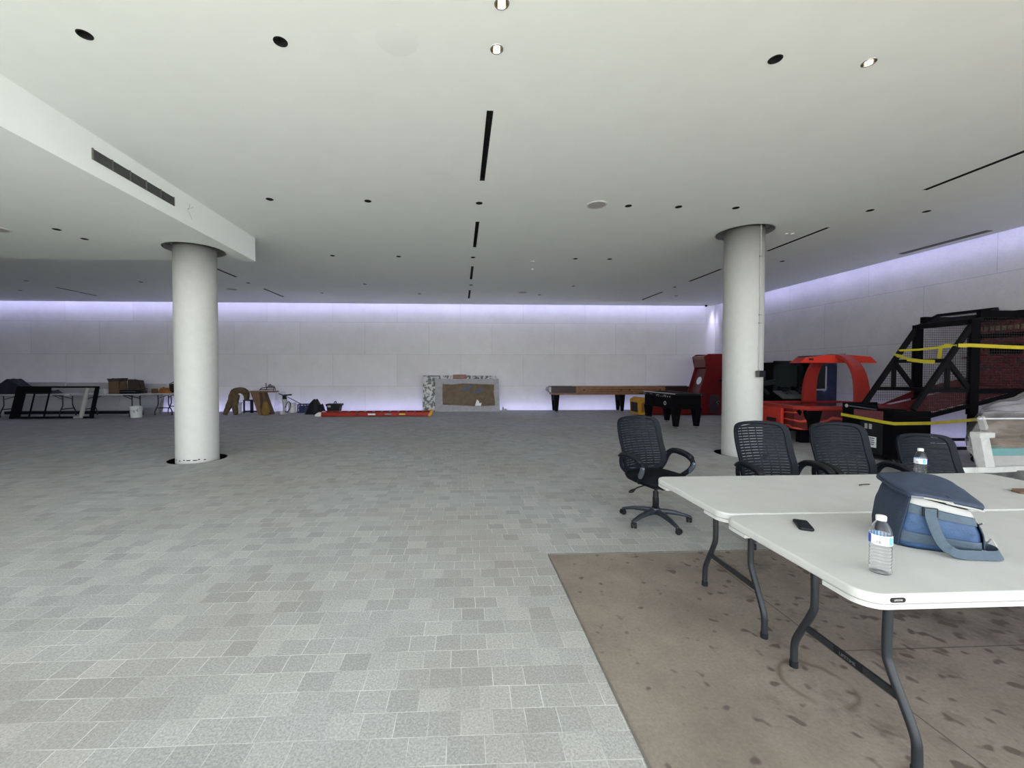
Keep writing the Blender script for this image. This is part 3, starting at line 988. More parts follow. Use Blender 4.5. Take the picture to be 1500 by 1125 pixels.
UPPER = {'backrest', 'back_stem', 'seat', 'tilt_mechanism', 'lever', 'armrest', 'gas_lift'}
def lower(ch, dz):
    for c in ch.children:
        if c.name.split('.')[0] in UPPER:
            c.location.z += dz
c1 = office_chair('black mesh office chair standing alone off the table end', (1.93, 3.95, 0), R(17), 'black mesh office chairs')
c2 = dup(c1, (2.76, 3.37, 0), R(2), 'black mesh office chair in front of the conduit column')
c3 = dup(c1, (3.50, 3.40, 0), R(-2), 'black mesh office chair before the red game, second along the table')
c4 = dup(c1, (4.23, 3.29, 0), R(-2), 'lower black mesh office chair behind the farther water bottle')
c5 = dup(c1, (-9.17, 14.2, 0), R(-75), 'black office chair far away, half hidden by the left column')
lower(c4, -.105); lower(c3, -.01); lower(c2, .01); lower(c5, -.04)

# ------------------------------------------------------------------ things on the near tables
TZ = .7405
def bottle(label, loc, rz):
    t = thing('water_bottle', label, 'bottle', loc, rz, 'clear water bottles on the tables')
    prof = [(.004, .006), (.022, .003), (.030, .004), (.0325, .012)]
    for k in range(7):
        z = .02 + k * .0125
        prof += [(.0325, z), (.0322, z + .003), (.0292, z + .0065)]
    prof += [(.0325, .11), (.0325, .148), (.031, .156), (.026, .175), (.018, .190), (.0135, .197), (.0135, .205)]
    mb = MB(); mb.lathe(prof, seg=32, cap=False)
    mb.build('bottle_body', 'pet', t, smooth=True, solid=.0008)
    mb = MB(); mb.lathe([(.0329, .112), (.0331, .113), (.0331, .146), (.0329, .147)], seg=40, cap=False)
    lb = mb.build('bottle_label', 'labelw', t, smooth=True)
    def arc(a0, a1, z0, z1, r, name, mat):
        mb = MB()
        mb.grid(lambda u, v: (r * math.cos(R(a0 + (a1 - a0) * u)), r * math.sin(R(a0 + (a1 - a0) * u)), z0 + (z1 - z0) * v), 10, 1)
        return mb.build(name, mat, lb, solid=.0002)
    arc(-225, -188, .113, .146, .0334, 'label_print', 'labelb')
    arc(-94, -64, .115, .144, .0334, 'label_print', 'labell')
    arc(-50, 120, .113, .146, .0334, 'label_print', 'labell')
    mb = MB(); rz0 = -155
    for k in range(9):
        a = rz0 + k * 3.3
        wd = random.choice((.8, 1.4, 2.0))
        mb.grid(lambda u, v: (.0335 * math.cos(R(a + wd * u)), .0335 * math.sin(R(a + wd * u)), .117 + .012 * v), 1, 1)
    mb.build('barcode', 'ink', lb)
    mb = MB()
    for k in range(0, 14, 2):
        a = -170 + k * 4.6
        mb.grid(lambda u, v: (.0335 * math.cos(R(a + 3 * u)), .0335 * math.sin(R(a + 3 * u)),   .1375 + .0014 * v), 1, 1)
    mb.build('fine_print', 'labelb', lb)
    mb = MB(); mb.lathe([(.001, .2155), (.0135, .2155), (.0152, .213), (.0152, .199), (.0148, .198)], seg=28, cap=False)
    mb.build('cap', 'white', t, smooth=True, solid=.001)
    return t
b1 = bottle('clear water bottle with blue label at the near table edge', (1.575, 1.455, TZ), 0)
b2 = dup(b1, (3.20, 2.70, TZ), R(-25), 'clear water bottle on the far table behind the cooler bag')

# cooler bag
bt = thing('cooler_bag', 'blue soft cooler bag with grey strap and half open lid', 'bag', (1.885, 1.672, TZ), R(-28))
W, D, Hh = .232, .27, .222
def bag_side(u, v, face):
    pass
def bag_body():
    mb = MB()
    nu, nv = 44, 12
    per = [(0, 0), (W, 0), (W + .012, D * .5), (W, D), (0, D), (-.01, D * .5)]
    def pt(u, v):
        # perimeter with soft corners, leaning in and sagging to the right
        a = u * 2 * PI + PI * 1.25
        c, s = math.cos(a), math.sin(a)
        e = .28
        x = W / 2 + (W / 2) * math.copysign(abs(c) ** e, c)
        y = D / 2 + (D / 2) * math.copysign(abs(s) ** e, s)
        top = Hh + .018 * (y / D) - .045 * (x / W)
        z = v * top
        puff = math.sin(v * PI) * .016
        x += (x - W / 2) / (W / 2) * puff * .7 + (.035 * (1 - v) * max(0, x / W - .6) / .4)
        y += (y - D / 2) / (D / 2) * puff
        n_ = noise.noise(Vector((x * 22, y * 22, z * 30))) * .006
        x += n_; y += n_
        x += .04 * v * (1 - x / W)
        return (x, y, max(.0005, z))
    V = [[mb.bm.verts.new(pt(i / nu, j / nv)) for i in range(nu)] for j in range(nv + 1)]
    for j in range(nv):
        for i in range(nu):
            mb.bm.faces.new((V[j][i], V[j][(i + 1) % nu], V[j + 1][(i + 1) % nu], V[j + 1][i]))
    mb.bm.faces.new(V[0][::-1]); mb.bm.faces.new(V[-1])
    return mb, pt
mb, bpt = bag_body()
body = mb.build('bag_body', 'bagblue', bt, smooth=True)
def bag_wrap(u0, u1, v0, v1, off, name, mat, parent, n=24, vv=3):
    mb = MB()
    def fn(u, v):
        p = Vector(bpt(u0 + (u1 - u0) * u, v0 + (v1 - v0) * v))
        d = Vector((p.x - W / 2, p.y - D / 2, 0)).normalized() * off
        return p + d
    mb.grid(fn, n, vv)
    return mb.build(name, mat, parent, smooth=True, solid=.003)
# perimeter parameter: u=0 is the front-left corner, front face runs 0 to .25
bag_wrap(.0, .25, .70, .86, .004, 'webbing_band', 'webbing', bt)
bag_wrap(.0, .25, .14, .34, .004, 'webbing_band', 'webbing', bt)
bag_wrap(.76, .995, .0, .97, .004, 'side_panel', 'bagnavy', bt, 20, 8)
bag_wrap(.0, .255, .875, 1.02, .003, 'lining_edge', 'lining', bt)
bag_wrap(.25, .49, .16, .72, .010, 'mesh_pocket', 'bagnavy', bt, 16, 6)
mb = MB()
dc = [(W + .035, .02, .135), (W + .05, .08, .11), (W + .052, .13, .085), (W + .058, .09, .06), (W + .052, .03, .055), (W + .05, .0, .08), (W + .06, -.01, .055)]
mb.tube(spline(dc, 5), .0028, 6); mb.build('drawstring', 'lining', bt)
# lid: soft flap hinged along the left side, raised, overhanging to the right
def lid(u, v):
    x = -.015 + (W + .055) * u
    y = -.012 + (D + .03) * v
    z = Hh + .010 + .018 * v - .034 * u + .05 * math.sin(u * PI * .55) * (.25 + .75 * v) - .012 * u * u
    z += noise.noise(Vector((x * 14, y * 14, 3))) * .006
    r = .05
    x -= .02 * (abs(v - .5) * 2) ** 4 * (1 if u > .5 else -1)
    return (x + .03 * (1 - u), y, z)
mb = MB(); mb.grid(lid, 18, 14)
ld = mb.build('lid', 'bagnavy', bt, smooth=True, solid=.014)
mb = MB(); mb.tube([Vector(lid(u / 16, 0)) + Vector((0, -.004, -.008)) for u in range(17)], .0045, 6); mb.build('zip_edge', 'lining', ld)
mb = MB(); mb.tube([Vector(lid(0, v / 10)) + Vector((-.003, 0, -.004)) for v in range(11)], .006, 6); mb.build('piping', 'bagnavy', ld)
mb = MB(); mb.obox(Vector(lid(.1, 0)) + Vector((-.01, -.012, -.004)), (.04, .006, .009)); mb.build('zip_pull', 'silver', ld, bevel=.002)
# buckle and strap
def ribbon(mb, pts, wd, th, side):
    pts = [Vector(p) for p in pts]
    for i in range(len(pts) - 1):
        pass
    L_ = []
    for i, p in enumerate(pts):
        sv = Vector(side[i] if isinstance(side, list) else side).normalized() * wd / 2
        L_.append((p - sv, p + sv))
    V = [(mb.bm.verts.new(a), mb.bm.verts.new(b)) for a, b in L_]
    for a, b in zip(V, V[1:]):
        mb.bm.faces.new((a[0], a[1], b[1], b[0]))
mb = MB()
fp = Vector(bpt(.12, .8)); fp.y -= .012
for zz in (-.016, .016):
    mb.obox(fp + Vector((0, 0, zz)), (.046, .008, .006))
for xx in (-.021, .021):
    mb.obox(fp + Vector((xx, 0, 0)), (.006, .008, .036))
mb.build('buckle', 'blackp', bt, bevel=.002)
sp_ = spline([fp + Vector((0, -.004, .016)), fp + Vector((.0, -.008, -.02)), fp + Vector((.012, -.03, -.085)), (fp.x + .03, -.055, .045), (fp.x + .06, -.065, .018), (fp.x + .11, -.05, .014), (W + .06, -.015, .014), (W + .085, .02, .016), (W + .08, .05, .02), (W + .06, .06, .022), (W + .0, .062, .03)], 6)
sd_ = []
for i, p in enumerate(sp_):
    k = min(1, max(0, (i - 12) / 14))
    d = (sp_[min(i + 1, len(sp_) - 1)] - sp_[max(i - 1, 0)]).normalized()
    flat = Vector((1, 0, 0)).lerp(Vector((-d.y * .4, d.x * .4, .9)), k)
    sd_.append(flat)
mb = MB(); ribbon(mb, [p + Vector((0, 0, .006)) if i > 20 else p for i, p in enumerate(sp_)], .036, .003, sd_)
mb.build('shoulder_strap', 'webbing', bt, smooth=True, solid=.003)

# small black pouch
t = thing('black_pouch', 'small flat black case lying on the near white table', 'case', (1.665, 1.905, TZ), R(62))
mb = MB(); mb.prism(rrect(-.065, .065, -.03, .03, .012, 5), 'Z', .0, .014); mb.build('case_body', 'blackp', t, smooth=True, bevel=.004)
mb = MB(); mb.prism(rrect(-.060, .035, -.026, .026, .01, 5), 'Z', .014, .017); mb.build('flap', 'navyp', t, bevel=.001)
t = thing('cardboard_scrap', 'small brown cardboard piece on the far table, right edge', 'cardboard', (3.56, 2.37, TZ), R(-5))
mb = MB(); mb.prism([(-.12, -.03), (-.09, -.055), (.14, -.06), (.15, .05), (-.07, .052), (-.115, .02)], 'Z', 0, .012); mb.build('card_sheet', 'card', t, bevel=.002)
t = thing('twig', 'thin brown stick on the far table left of the bag lid', 'stick', (2.66, 2.57, TZ), R(10))
mb = MB(); mb.tube([(-.04, 0, .005), (0, .004, .006), (.045, 0, .005)], .004, 6); mb.build('stick', 'brownd', t)

# ------------------------------------------------------------------ basketball arcade machine
t = thing('basketball_arcade_game', 'black basketball arcade machine with wire cage, wrapped in yellow tape', 'arcade game', (0, 0, 0))
NY, FY = 6.3, 7.12         # near and far side planes
bX0, bX1 = 6.95, 7.58
mb = MB(); mb.box(bX0, bX1, NY - .05, FY + .03, .06, .74); mb.build('cabinet', 'blackw', t, bevel=.012)
mb = MB()
mb.box(bX0, bX1, NY - .05, NY + .0, .74, .84); mb.box(bX0, bX1, FY - .02, FY + .03, .74, .92)
mb.box(bX0, bX0 + .09, NY + .28, FY - .02, .74, .90); mb.box(bX0, bX0 + .28, NY, NY + .28, .74, .86)
mb.build('ball_tray_rim', 'blackw', t, bevel=.01)
mb = MB(); mb.tube([(bX0 - .012, NY + .22, .842), (bX0 - .012, FY - .12, .868)], .011, 8); mb.build('hand_rail', 'silver', t, smooth=True)
mb = MB(); mb.lathe([(.03, -.004), (.032, .0), (.001, .001)], (bX0 - .003, FY - .06, .865), 18, 'X'); mb.build('round_emblem', 'board', t)
mb = MB(); mb.box(bX0 - .006, bX0, NY + .12, FY - .2, .66, .82); mb.build('control_glass', 'maroon', t)
for k in range(2):
    mb = MB(); y = NY + .30 + k * .075
    for q in range(3):
        mb.box(bX0 - .005, bX0, y, y + .05, .565 - q * .03, .59 - q * .03)
    mb.build('coin_slot', 'board', t)
mb = MB(); mb.box(bX0 - .006, bX0, NY + .22, NY + .38, .20, .38); pl = mb.build('cream_plate', 'labelw', t)
mb = MB()
for q in range(4):
    mb.box(bX0 - .008, bX0 - .006, NY + .25 + .01 * (q % 2), NY + .35 - .012 * (q % 3), .345 - q * .034, .36 - q * .034)
mb.build('print_lines', 'ink', pl)
mb = MB(); mb.box(bX0 - .004, bX0, NY + .12, NY + .50, .10, .62); mb.build('coin_door', 'blackp', t, bevel=.003)
for x, y in ((bX0 + .06, NY), (bX1 - .06, NY), (bX0 + .06, FY - .03), (bX1 - .06, FY - .03)):
    mb = MB(); mb.lathe([(.03, 0), (.03, .02), (.014, .025), (.014, .06)], (x, y, 0), 12); mb.build('leveling_foot', 'silver', t)
def slant(z): return 7.36 + (z - .92) * (8.33 - 7.36) / (2.29 - .92)
for y in (NY, FY):
    mb = MB(); mb.bar((slant(.86), y, .86), (slant(2.30), y, 2.30), .05, .075); mb.build('front_rail', 'blackm', t)
    mb = MB(); mb.box(8.26, 8.41, y - .03, y + .03, .78, 2.32); mb.build('cage_post', 'blackw', t)
    mb = MB(); mb.bar((slant(1.66), y, 1.66), (8.28, y, 1.18), .04, .07); mb.build('diagonal_brace', 'blackm', t)
    mb = MB(); mb.box(7.86, 7.92, y - .02, y + .02, 1.18, 1.66); mb.build('short_post', 'blackm', t)
    mb = MB(); mb.box(slant(1.17), 8.3, y - .02, y + .02, 1.14, 1.20); mb.build('side_rail', 'blackm', t)
    mb = MB(); mb.bar((bX1 - .1, y, .73), (9.42, y, 1.19), .05, .06); mb.build('ramp_rail', 'blackw', t)
    mb = MB(); mb.box(8.41, 9.42, y - .02, y + .02, 1.12, 1.2); mb.build('lower_rail', 'blackw', t)
    mb = MB(); mb.box(8.41, 9.42, y - .03, y + .03, 2.36, 2.47); mb.build('top_rail', 'blackw', t)
    mb = MB(); mb.poly([(8.41, y, 1.2), (9.36, y, 1.2), (9.36, y, 2.36), (8.41, y, 2.36)]); mb.build('rear_net', 'net', t)
    mb = MB(); mb.box(9.36, 9.42, y - .03, y + .03, .1, 2.45); lg = mb.build('rear_leg', 'blackw', t)
    mb = MB(); mb.box(8.36, 8.45, y - .03, y + .03, .10, .80); lg = mb.build('ramp_leg', 'blackw', t)
    mb = MB(); mb.lathe([(.045, -.018), (.05, -.01), (.05, .01), (.045, .018)], (8.40, y, .05), 16, 'Y'); mb.bar((8.40, y, .05), (8.40, y, .11), .03, .03); mb.build('caster', 'blackp', lg)
    mb = MB(); mb.box(7.58, 9.40, y - .02, y + .02, .20, .25); mb.build('floor_rail', 'blackm', t)
# netting
mb = MB(); mb.poly([(slant(.92) + .02, FY, .93), (8.28, FY, .93), (8.28, FY, 2.24), (slant(2.24), FY, 2.24)]); mb.build('side_net', 'net', t)
mb = MB(); mb.poly([(slant(1.2), NY, 1.2), (8.28, NY, 1.2), (8.28, NY, 2.24), (slant(2.24), NY, 2.24)]); mb.build('side_net', 'net', t)
mb = MB(); mb.poly([(7.6, NY + .01, .78), (9.4, NY + .01, 1.2), (7.75, NY + .01, 1.2), (slant(.95), NY + .01, .95)]); mb.build('ramp_net', 'netr', t)
mb = MB(); mb.poly([(7.5, NY + .03, .80), (9.4, NY + .03, 1.22), (9.4, FY - .03, 1.22), (7.5, FY - .03, .80)]); mb.build('ramp', 'darkred', t, solid=.02)
mb = MB(); mb.poly([(7.6, FY - .015, .86), (9.4, FY - .015, 1.25), (9.4, FY - .015, 1.4), (8.3, FY - .015, 1.15)]); mb.build('ramp_side', 'redart', t, solid=.01)
mb = MB(); mb.box(slant(2.29) - .04, slant(2.29) + .04, NY, FY, 2.25, 2.33); mb.build('top_crossbar', 'blackm', t)
mb = MB(); mb.box(slant(1.66) - .03, slant(1.66) + .03, NY, FY, 1.63, 1.69); mb.build('middle_crossbar', 'blackm', t)
mb = MB(); mb.box(slant(1.17) + .3, slant(1.17) + .36, NY, FY, 1.14, 1.2); mb.build('lower_crossbar', 'blackm', t)
for y in (NY, FY):
    mb = MB(); mb.bar((slant(2.29), y, 2.29), (8.72, y, 2.50), .05, .05); mb.build('roof_rail', 'blackm', t)
mb = MB(); mb.bar((8.72, NY, 2.50), (8.72, FY, 2.50), .06, .05); mb.build('roof_rail', 'blackm', t)
mb = MB(); mb.poly([(slant(2.29), NY, 2.295), (slant(2.29), FY, 2.295), (8.72, FY, 2.51), (8.72, NY, 2.51)]); mb.poly([(8.72, NY, 2.51), (8.72, FY, 2.51), (9.1, FY, 2.47), (9.1, NY, 2.47)])
mb.build('roof_net', net_mat('wire_net_roof', 0.042, 0.006, ('X', 'Y')), t)
mb = MB(); mb.prism([(9.0, 2.36), (9.42, 2.36), (9.42, 2.50), (9.05, 2.48)], 'Y', NY - .04, FY + .04); mb.build('marquee', 'blackw', t, bevel=.01)
mb = MB(); mb.box(9.30, 9.34, NY + .03, FY - .03, 1.22, 2.36); bb = mb.build('backboard', 'redart', t)
mb = MB(); mb.box(9.292, 9.30, NY + .03, FY - .03, 2.06, 2.14); mb.box(9.292, 9.30, NY + .08, NY + .5, 1.78, 1.95); mb.build('score_panel', 'blackw', bb)
mb = MB()
for k in range(9):
    mb.box(9.29, 9.30, NY + .05 + k * .08, NY + .10 + k * .08, 2.19, 2.27)
mb.build('pale_print', 'kraft', bb)
mb = MB(); mb.tube([(9.02 + .22 * math.cos(2 * PI * k / 20), (NY + FY) / 2 + .22 * math.sin(2 * PI * k / 20), 1.72) for k in range(21)], .012, 8); mb.bar((9.24, (NY + FY) / 2, 1.72), (9.31, (NY + FY) / 2, 1.72), .08, .04); mb.build('hoop', 'darkred', t)

def strip(pts, wd, tilt=None):
    """tape ribbon standing on edge along a path"""
    mb = MB()
    pts = [Vector(p) for p in pts]
    up_ = [Vector(tilt[i]) if tilt else Vector((0, 0, 1)) for i in range(len(pts))]
    V = [(mb.bm.verts.new(p - u.normalized() * wd / 2), mb.bm.verts.new(p + u.normalized() * wd / 2)) for p, u in zip(pts, up_)]
    for a, b in zip(V, V[1:]):
        mb.bm.faces.new((a[0], b[0], b[1], a[1]))
    return mb
e = .02
mb = strip([(bX0 - e, FY + .03, .70), (bX0 - e, NY + .1, .65), (bX0 - e * .6, NY - .065, .645), (bX0 + .1, NY - .065, .645), (bX1, NY - .065, .65), (7.95, NY - .05, .67), (8.33, NY - .05, .70), (8.48, NY - .05, .70)], .05)
tag(mb.build('barrier_tape', 'tape', solid=.002), 'yellow tape band round the base of the basketball machine', 'tape', 'yellow barrier tape')
mb = strip([(slant(1.90) - .04, NY - .045, 1.90), (8.2, NY - .05, 1.905), (8.8, NY - .05, 1.88), (9.42, NY - .05, 1.86)], .058)
tag(mb.build('barrier_tape', 'tape', solid=.002), 'yellow tape stretched level across the machine side', 'tape', 'yellow barrier tape')
mb = strip([(slant(1.86) - .05, FY - .0, 1.86), (slant(1.86) - .05, FY - .2, 1.86), (slant(1.88) - .05, 6.8, 1.86), (slant(1.88) - .04, 6.55, 1.88), (slant(1.90) - .045, NY - .03, 1.90)], .035)
tag(mb.build('barrier_tape', 'tape', solid=.002), 'thin yellow tape across the cage front, upper line', 'tape', 'yellow barrier tape')
mb = strip([(slant(1.78) - .05, FY + .03, 1.78), (slant(1.75) - .06, 7.0, 1.75), (slant(1.68) - .05, 6.85, 1.69), (slant(1.66) - .05, 6.6, 1.65), (slant(1.66) - .06, 6.42, 1.64)], .06)
tag(mb.build('barrier_tape', 'tape', solid=.002), 'yellow tape sagging across the cage front, lower line', 'tape', 'yellow barrier tape')
mb = strip([(8.02, 6.52, 1.66), (8.02, 6.50, 1.88), (8.03, 6.44, 1.91), (8.05, 6.36, 1.90), (8.04, 6.335, 1.8), (7.97, 6.335, 1.66)], .06, [(0, 1, 0), (0, 1, .1), (0, .4, 1), (0, .3, 1), (1, .6, .3), (1, .6, .3)])
tag(mb.build('barrier_tape', 'tape', solid=.002), 'short hanging loop of yellow tape inside the cage', 'tape', 'yellow barrier tape')

# ------------------------------------------------------------------ air hockey table
t = thing('air_hockey_table', 'red air hockey table with a tall red arched score gantry', 'game table', (0, 0, 0))
ax0, ax1, ay0, ay1 = 6.86, 9.25, 7.95, 9.42
rim = [(ax0 + .12, ay0), (ax1 - .12, ay0), (ax1, ay0 + .2), (ax1, ay1 - .2), (ax1 - .12, ay1), (ax0 + .12, ay1), (ax0 + .0, ay1 - .2), (ax0, ay0 + .2)]
cx, cy = (ax0 + ax1) / 2, (ay0 + ay1) / 2
mb = MB(); mb.prism([(cx + (x - cx) * .95, cy + (y - cy) * .93) for x, y in rim], 'Z', .28, .66); mb.build('body', 'swirl', t)
mb = MB(); V = []
for sc, z in ((.95, .66), (1.0, .70), (1.0, .765), (.93, .775), (.93, .74)):
    V.append([mb.bm.verts.new((cx + (x - cx) * sc, cy + (y - cy) * sc, z)) for x, y in rim])
for a, b in zip(V, V[1:]):
    for k in range(8):
        mb.bm.faces.new((a[k], a[(k + 1) % 8], b[(k + 1) % 8], b[k]))
mb.build('rim', 'red', t, bevel=.006)
mb = MB(); mb.prism([(cx + (x - cx) * .93, cy + (y - cy) * .93) for x, y in rim], 'Z', .70, .742); mb.build('playfield', 'playfield', t)
mb = MB(); mb.prism([(8.42, .34), (8.95, .34), (8.98, .70), (8.42, .70)], 'X', ax0 - .035, ax0 + .03); ep = mb.build('goal_panel', 'bright_red', t, bevel=.012)
mb = MB(); mb.box(ax0 - .045, ax0 - .034, 8.55, 8.82, .39, .47); mb.build('puck_return', 'dark', ep)
for (x, y) in ((7.12, 8.2), (9.0, 8.2), (7.12, 9.17), (9.0, 9.17)):
    mb = MB(); V = []
    for h, z in ((.10, .0), (.09, .20), (.13, .52), (.20, .70)):
        V.append([mb.bm.verts.new((x + a * h, y + b * h * .7, z)) for a, b in ((-1, -1), (1, -1), (1, 1), (-1, 1))])
    for a, b in zip(V, V[1:]):
        for k in range(4):
            mb.bm.faces.new((a[k], a[(k + 1) % 4], b[(k + 1) % 4], b[k]))
    mb.bm.faces.new(V[0][::-1]); mb.bm.faces.new(V[-1]); mb.build('leg', 'blackw', t, bevel=.008)
mb = MB(); mb.prism([(7.08, .26), (7.24, .26), (7.34, .69), (6.98, .69)], 'Y', ay0 + .02, ay0 + .10); mb.build('leg_cover', 'blackw', t, bevel=.006)
# arch across the width, light bar along the length
arc = []
for k in range(25):
    a = PI * k / 24
    arc.append((8.22, cy - .02 - .64 * math.copysign(abs(math.cos(a)) ** .8, math.cos(a)), .76 + 1.06 * math.sin(a) ** .72))
for i, (lo, hi) in enumerate(((0, 12), (12, 24))):
    mb = MB(); V = []
    for k in range(lo, hi + 1):
        x, y, z = arc[k]
        p0, p1 = Vector(arc[max(0, k - 1)]), Vector(arc[min(24, k + 1)])
        d = (p1 - p0).normalized(); nrm = Vector((1, 0, 0)).cross(d).normalized() * .035
        hw = .16 - .05 * math.sin(PI * k / 24)
        c = Vector((x, y, z))
        V.append([mb.bm.verts.new(c + Vector((-hw, 0, 0)) - nrm), mb.bm.verts.new(c + Vector((hw, 0, 0)) - nrm), mb.bm.verts.new(c + Vector((hw, 0, 0)) + nrm), mb.bm.verts.new(c + Vector((-hw, 0, 0)) + nrm)])
    for a, b in zip(V, V[1:]):
        for q in range(4):
            mb.bm.faces.new((a[q], a[(q + 1) % 4], b[(q + 1) % 4], b[q]))
    mb.bm.faces.new(V[0][::-1]); mb.bm.faces.new(V[-1]); mb.build('gantry_arm', 'red', t, bevel=.006)
mb = MB(); mb.prism([(7.30, 1.66), (9.08, 1.66), (8.93, 1.80), (8.4, 1.84), (7.9, 1.83), (7.46, 1.78)], 'Y', cy - .16, cy + .12); gb = mb.build('gantry_bar', 'bright_red', t, bevel=.012)
mb = MB(); mb.box(7.52, 7.62, cy - .166, cy - .159, 1.715, 1.76); mb.build('score_display', 'dark', gb)
mb = MB(); mb.prism([(7.46, 1.785), (8.4, 1.845), (8.4, 1.86), (7.5, 1.81)], 'Y', cy - .1, cy + .1); mb.build('top_cover', 'blackp', gb)

# ------------------------------------------------------------------ shooting cabinet and printed cabinet by the right wall
t = thing('shooting_arcade_cabinet', 'black shooting arcade cabinet with dark screen behind the air hockey table', 'arcade game', (0, 0, 0))
mb = MB(); mb.prism([(9.75, 0), (10.75, 0), (10.75, 1.70), (10.05, 1.70), (10.05, .98), (9.75, .82)], 'X', 7.92, 8.66); mb.build('cabinet', 'blackw', t, bevel=.012)
mb = MB(); mb.box(7.98, 8.60, 10.035, 10.05, 1.06, 1.62); mb.build('screen', 'screen', t)
mb = MB(); mb.box(7.92, 7.99, 9.98, 10.05, .96, 1.72); mb.box(8.59, 8.66, 9.98, 10.05, .96, 1.72); mb.box(7.92, 8.66, 9.98, 10.05, 1.62, 1.74); mb.build('screen_surround', 'blackp', t, bevel=.006)
mb = MB(); mb.prism([(9.68, .80), (9.98, .96), (9.98, .99), (9.68, .85)], 'X', 7.88, 8.70); mb.build('control_shelf', 'grille', t)
for x in (8.1, 8.45):
    mb = MB(); mb.lathe([(.04, .84), (.03, .96)], (x, 9.83, 0), 10); mb.bar((x - .14, 9.76, 1.0), (x + .14, 9.88, 1.06), .05, .07); mb.bar((x + .08, 9.86, 1.02), (x + .13, 9.84, .90), .04, .04); mb.build('mounted_gun', 'blackp', t)
mb = MB(); mb.box(7.95, 8.62, 9.74, 9.75, .05, .75); mb.build('front_print', 'art', t)
mb = MB(); mb.prism([(9.95, 0), (10.6, 0), (10.6, 1.93), (10.2, 1.62), (9.95, .8)], 'X', 7.20, 7.26); wing = mb.build('pale_side_wing', 'board', t, bevel=.004)
mb = MB(); mb.prism([(7.2, 1.93), (7.88, 1.62), (7.88, .5), (7.2, .5)], 'Y', 10.42, 10.46); wing2 = mb.build('pale_back_panel', 'board', t)
mb = MB(); mb.box(7.62, 7.87, 10.41, 10.42, 1.56, 1.585); mb.box(7.56, 7.87, 10.41, 10.42, 1.495, 1.52); mb.build('print_lines', 'maroon', wing2)
gx, gy = 7.42, 9.93
mb = MB(); mb.lathe([(.16, 0), (.16, .03), (.05, .06), (.05, .95)], (gx, gy, 0), 16); mb.build('gun_pedestal', 'blackp', t)
mb = MB(); mb.obox((gx, gy, .98), (.2, .16, .14)); mb.bar((gx - .1, gy, 1.12), (gx + .42, gy - .06, 1.22), .09, .12); mb.prism([(gx - .06, 1.14), (gx + .18, 1.20), (gx + .20, 1.30), (gx + .10, 1.46), (gx - .06, 1.54)], 'Y', gy - .04, gy + .04); mb.bar((gx + .1, gy, 1.08), (gx + .3, gy, .90), .06, .08); mb.build('mounted_gun', 'blackp', t, bevel=.008)
t = thing('printed_arcade_cabinet', 'dark blue arcade cabinet with pale blotchy print and pale frame line', 'arcade game', (0, 0, 0))
mb = MB(); mb.box(8.76, 9.42, 9.85, 10.8, 0, 1.70); mb.build('cabinet', 'blackw', t, bevel=.01)
mb = MB(); mb.box(8.77, 9.41, 9.838, 9.85, .05, 1.68); mb.build('front_print', 'art', t)
mb = MB(); mb.box(8.84, 9.14, 9.83, 9.838, 1.0, 1.03); mb.box(9.11, 9.14, 9.83, 9.838, 1.0, 1.6); mb.build('frame_line', 'board', t)
mb = MB(); mb.box(8.80, 9.10, 9.828, 9.838, 1.05, 1.62); mb.build('screen', 'screen', t)

# ------------------------------------------------------------------ foosball table
t = thing('foosball_table', 'black foosball table on tapered legs with chrome feet', 'game table', (5.76, 10.95, 0), R(6))
mb = MB(); mb.box(-.36, .36, -.72, .72, .50, .86); mb.build('body', 'blackw', t, bevel=.012)
mb = MB()
for a in ((-.38, .38, -.74, -.66), (-.38, .38, .66, .74), (-.38, -.30, -.74, .74), (.30, .38, -.74, .74)):
    mb.box(*a, .86, .905)
mb.build('top_rail', 'blackp', t, bevel=.006)
mb = MB(); mb.box(-.383, -.379, -.74, .74, .885, .905); mb.build('rail_trim', 'board', t)
mb = MB(); mb.box(-.30, .30, -.66, .66, .70, .87); mb.build('playfield', 'dark', t)
for k in range(8):
    y = -.56 + k * .16
    r = None
    mb = MB(); mb.tube([(-.56 if k % 2 else -.42, y, .845), (.42 if k % 2 else .56, y, .845)], .008, 8); r = mb.build('rod', 'chrome', t)
    x = -.56 if k % 2 else .56
    mb = MB(); mb.tube([(x - .06, y, .845), (x + .06, y, .845)], .016, 8); mb.build('handle', 'blackp', r)
mb = MB(); mb.tube([(-.367, -.28 + .045 * math.cos(2 * PI * k / 18), .63 + .045 * math.sin(2 * PI * k / 18)) for k in range(19)], .008, 6); mb.build('ball_cup_ring', 'board', t)
mb = MB()
for k in range(7):
    mb.box(-.364, -.36, -.50 + k * .10, -.46 + k * .10, .795, .825)
mb.build('pale_print', 'board', t)
for sx in (-1, 1):
    for sy in (-1, 1):
        mb = MB(); V = []
        for h, z in ((.055, .05), (.10, .52)):
            V.append([mb.bm.verts.new((sx * .29 + a * h * .9, sy * .63 + b * h, z)) for a, b in ((-1, -1), (1, -1), (1, 1), (-1, 1))])
        for k in range(4):
            mb.bm.faces.new((V[0][k], V[0][(k + 1) % 4], V[1][(k + 1) % 4], V[1][k]))
        mb.bm.faces.new(V[0][::-1]); mb.bm.faces.new(V[1]); lg = mb.build('leg', 'blackw', t, bevel=.006)
        mb = MB(); mb.lathe([(.045, 0), (.045, .012), (.015, .02), (.015, .055)], (sx * .29, sy * .63, 0), 14); mb.build('chrome_foot', 'chrome', lg, smooth=False)

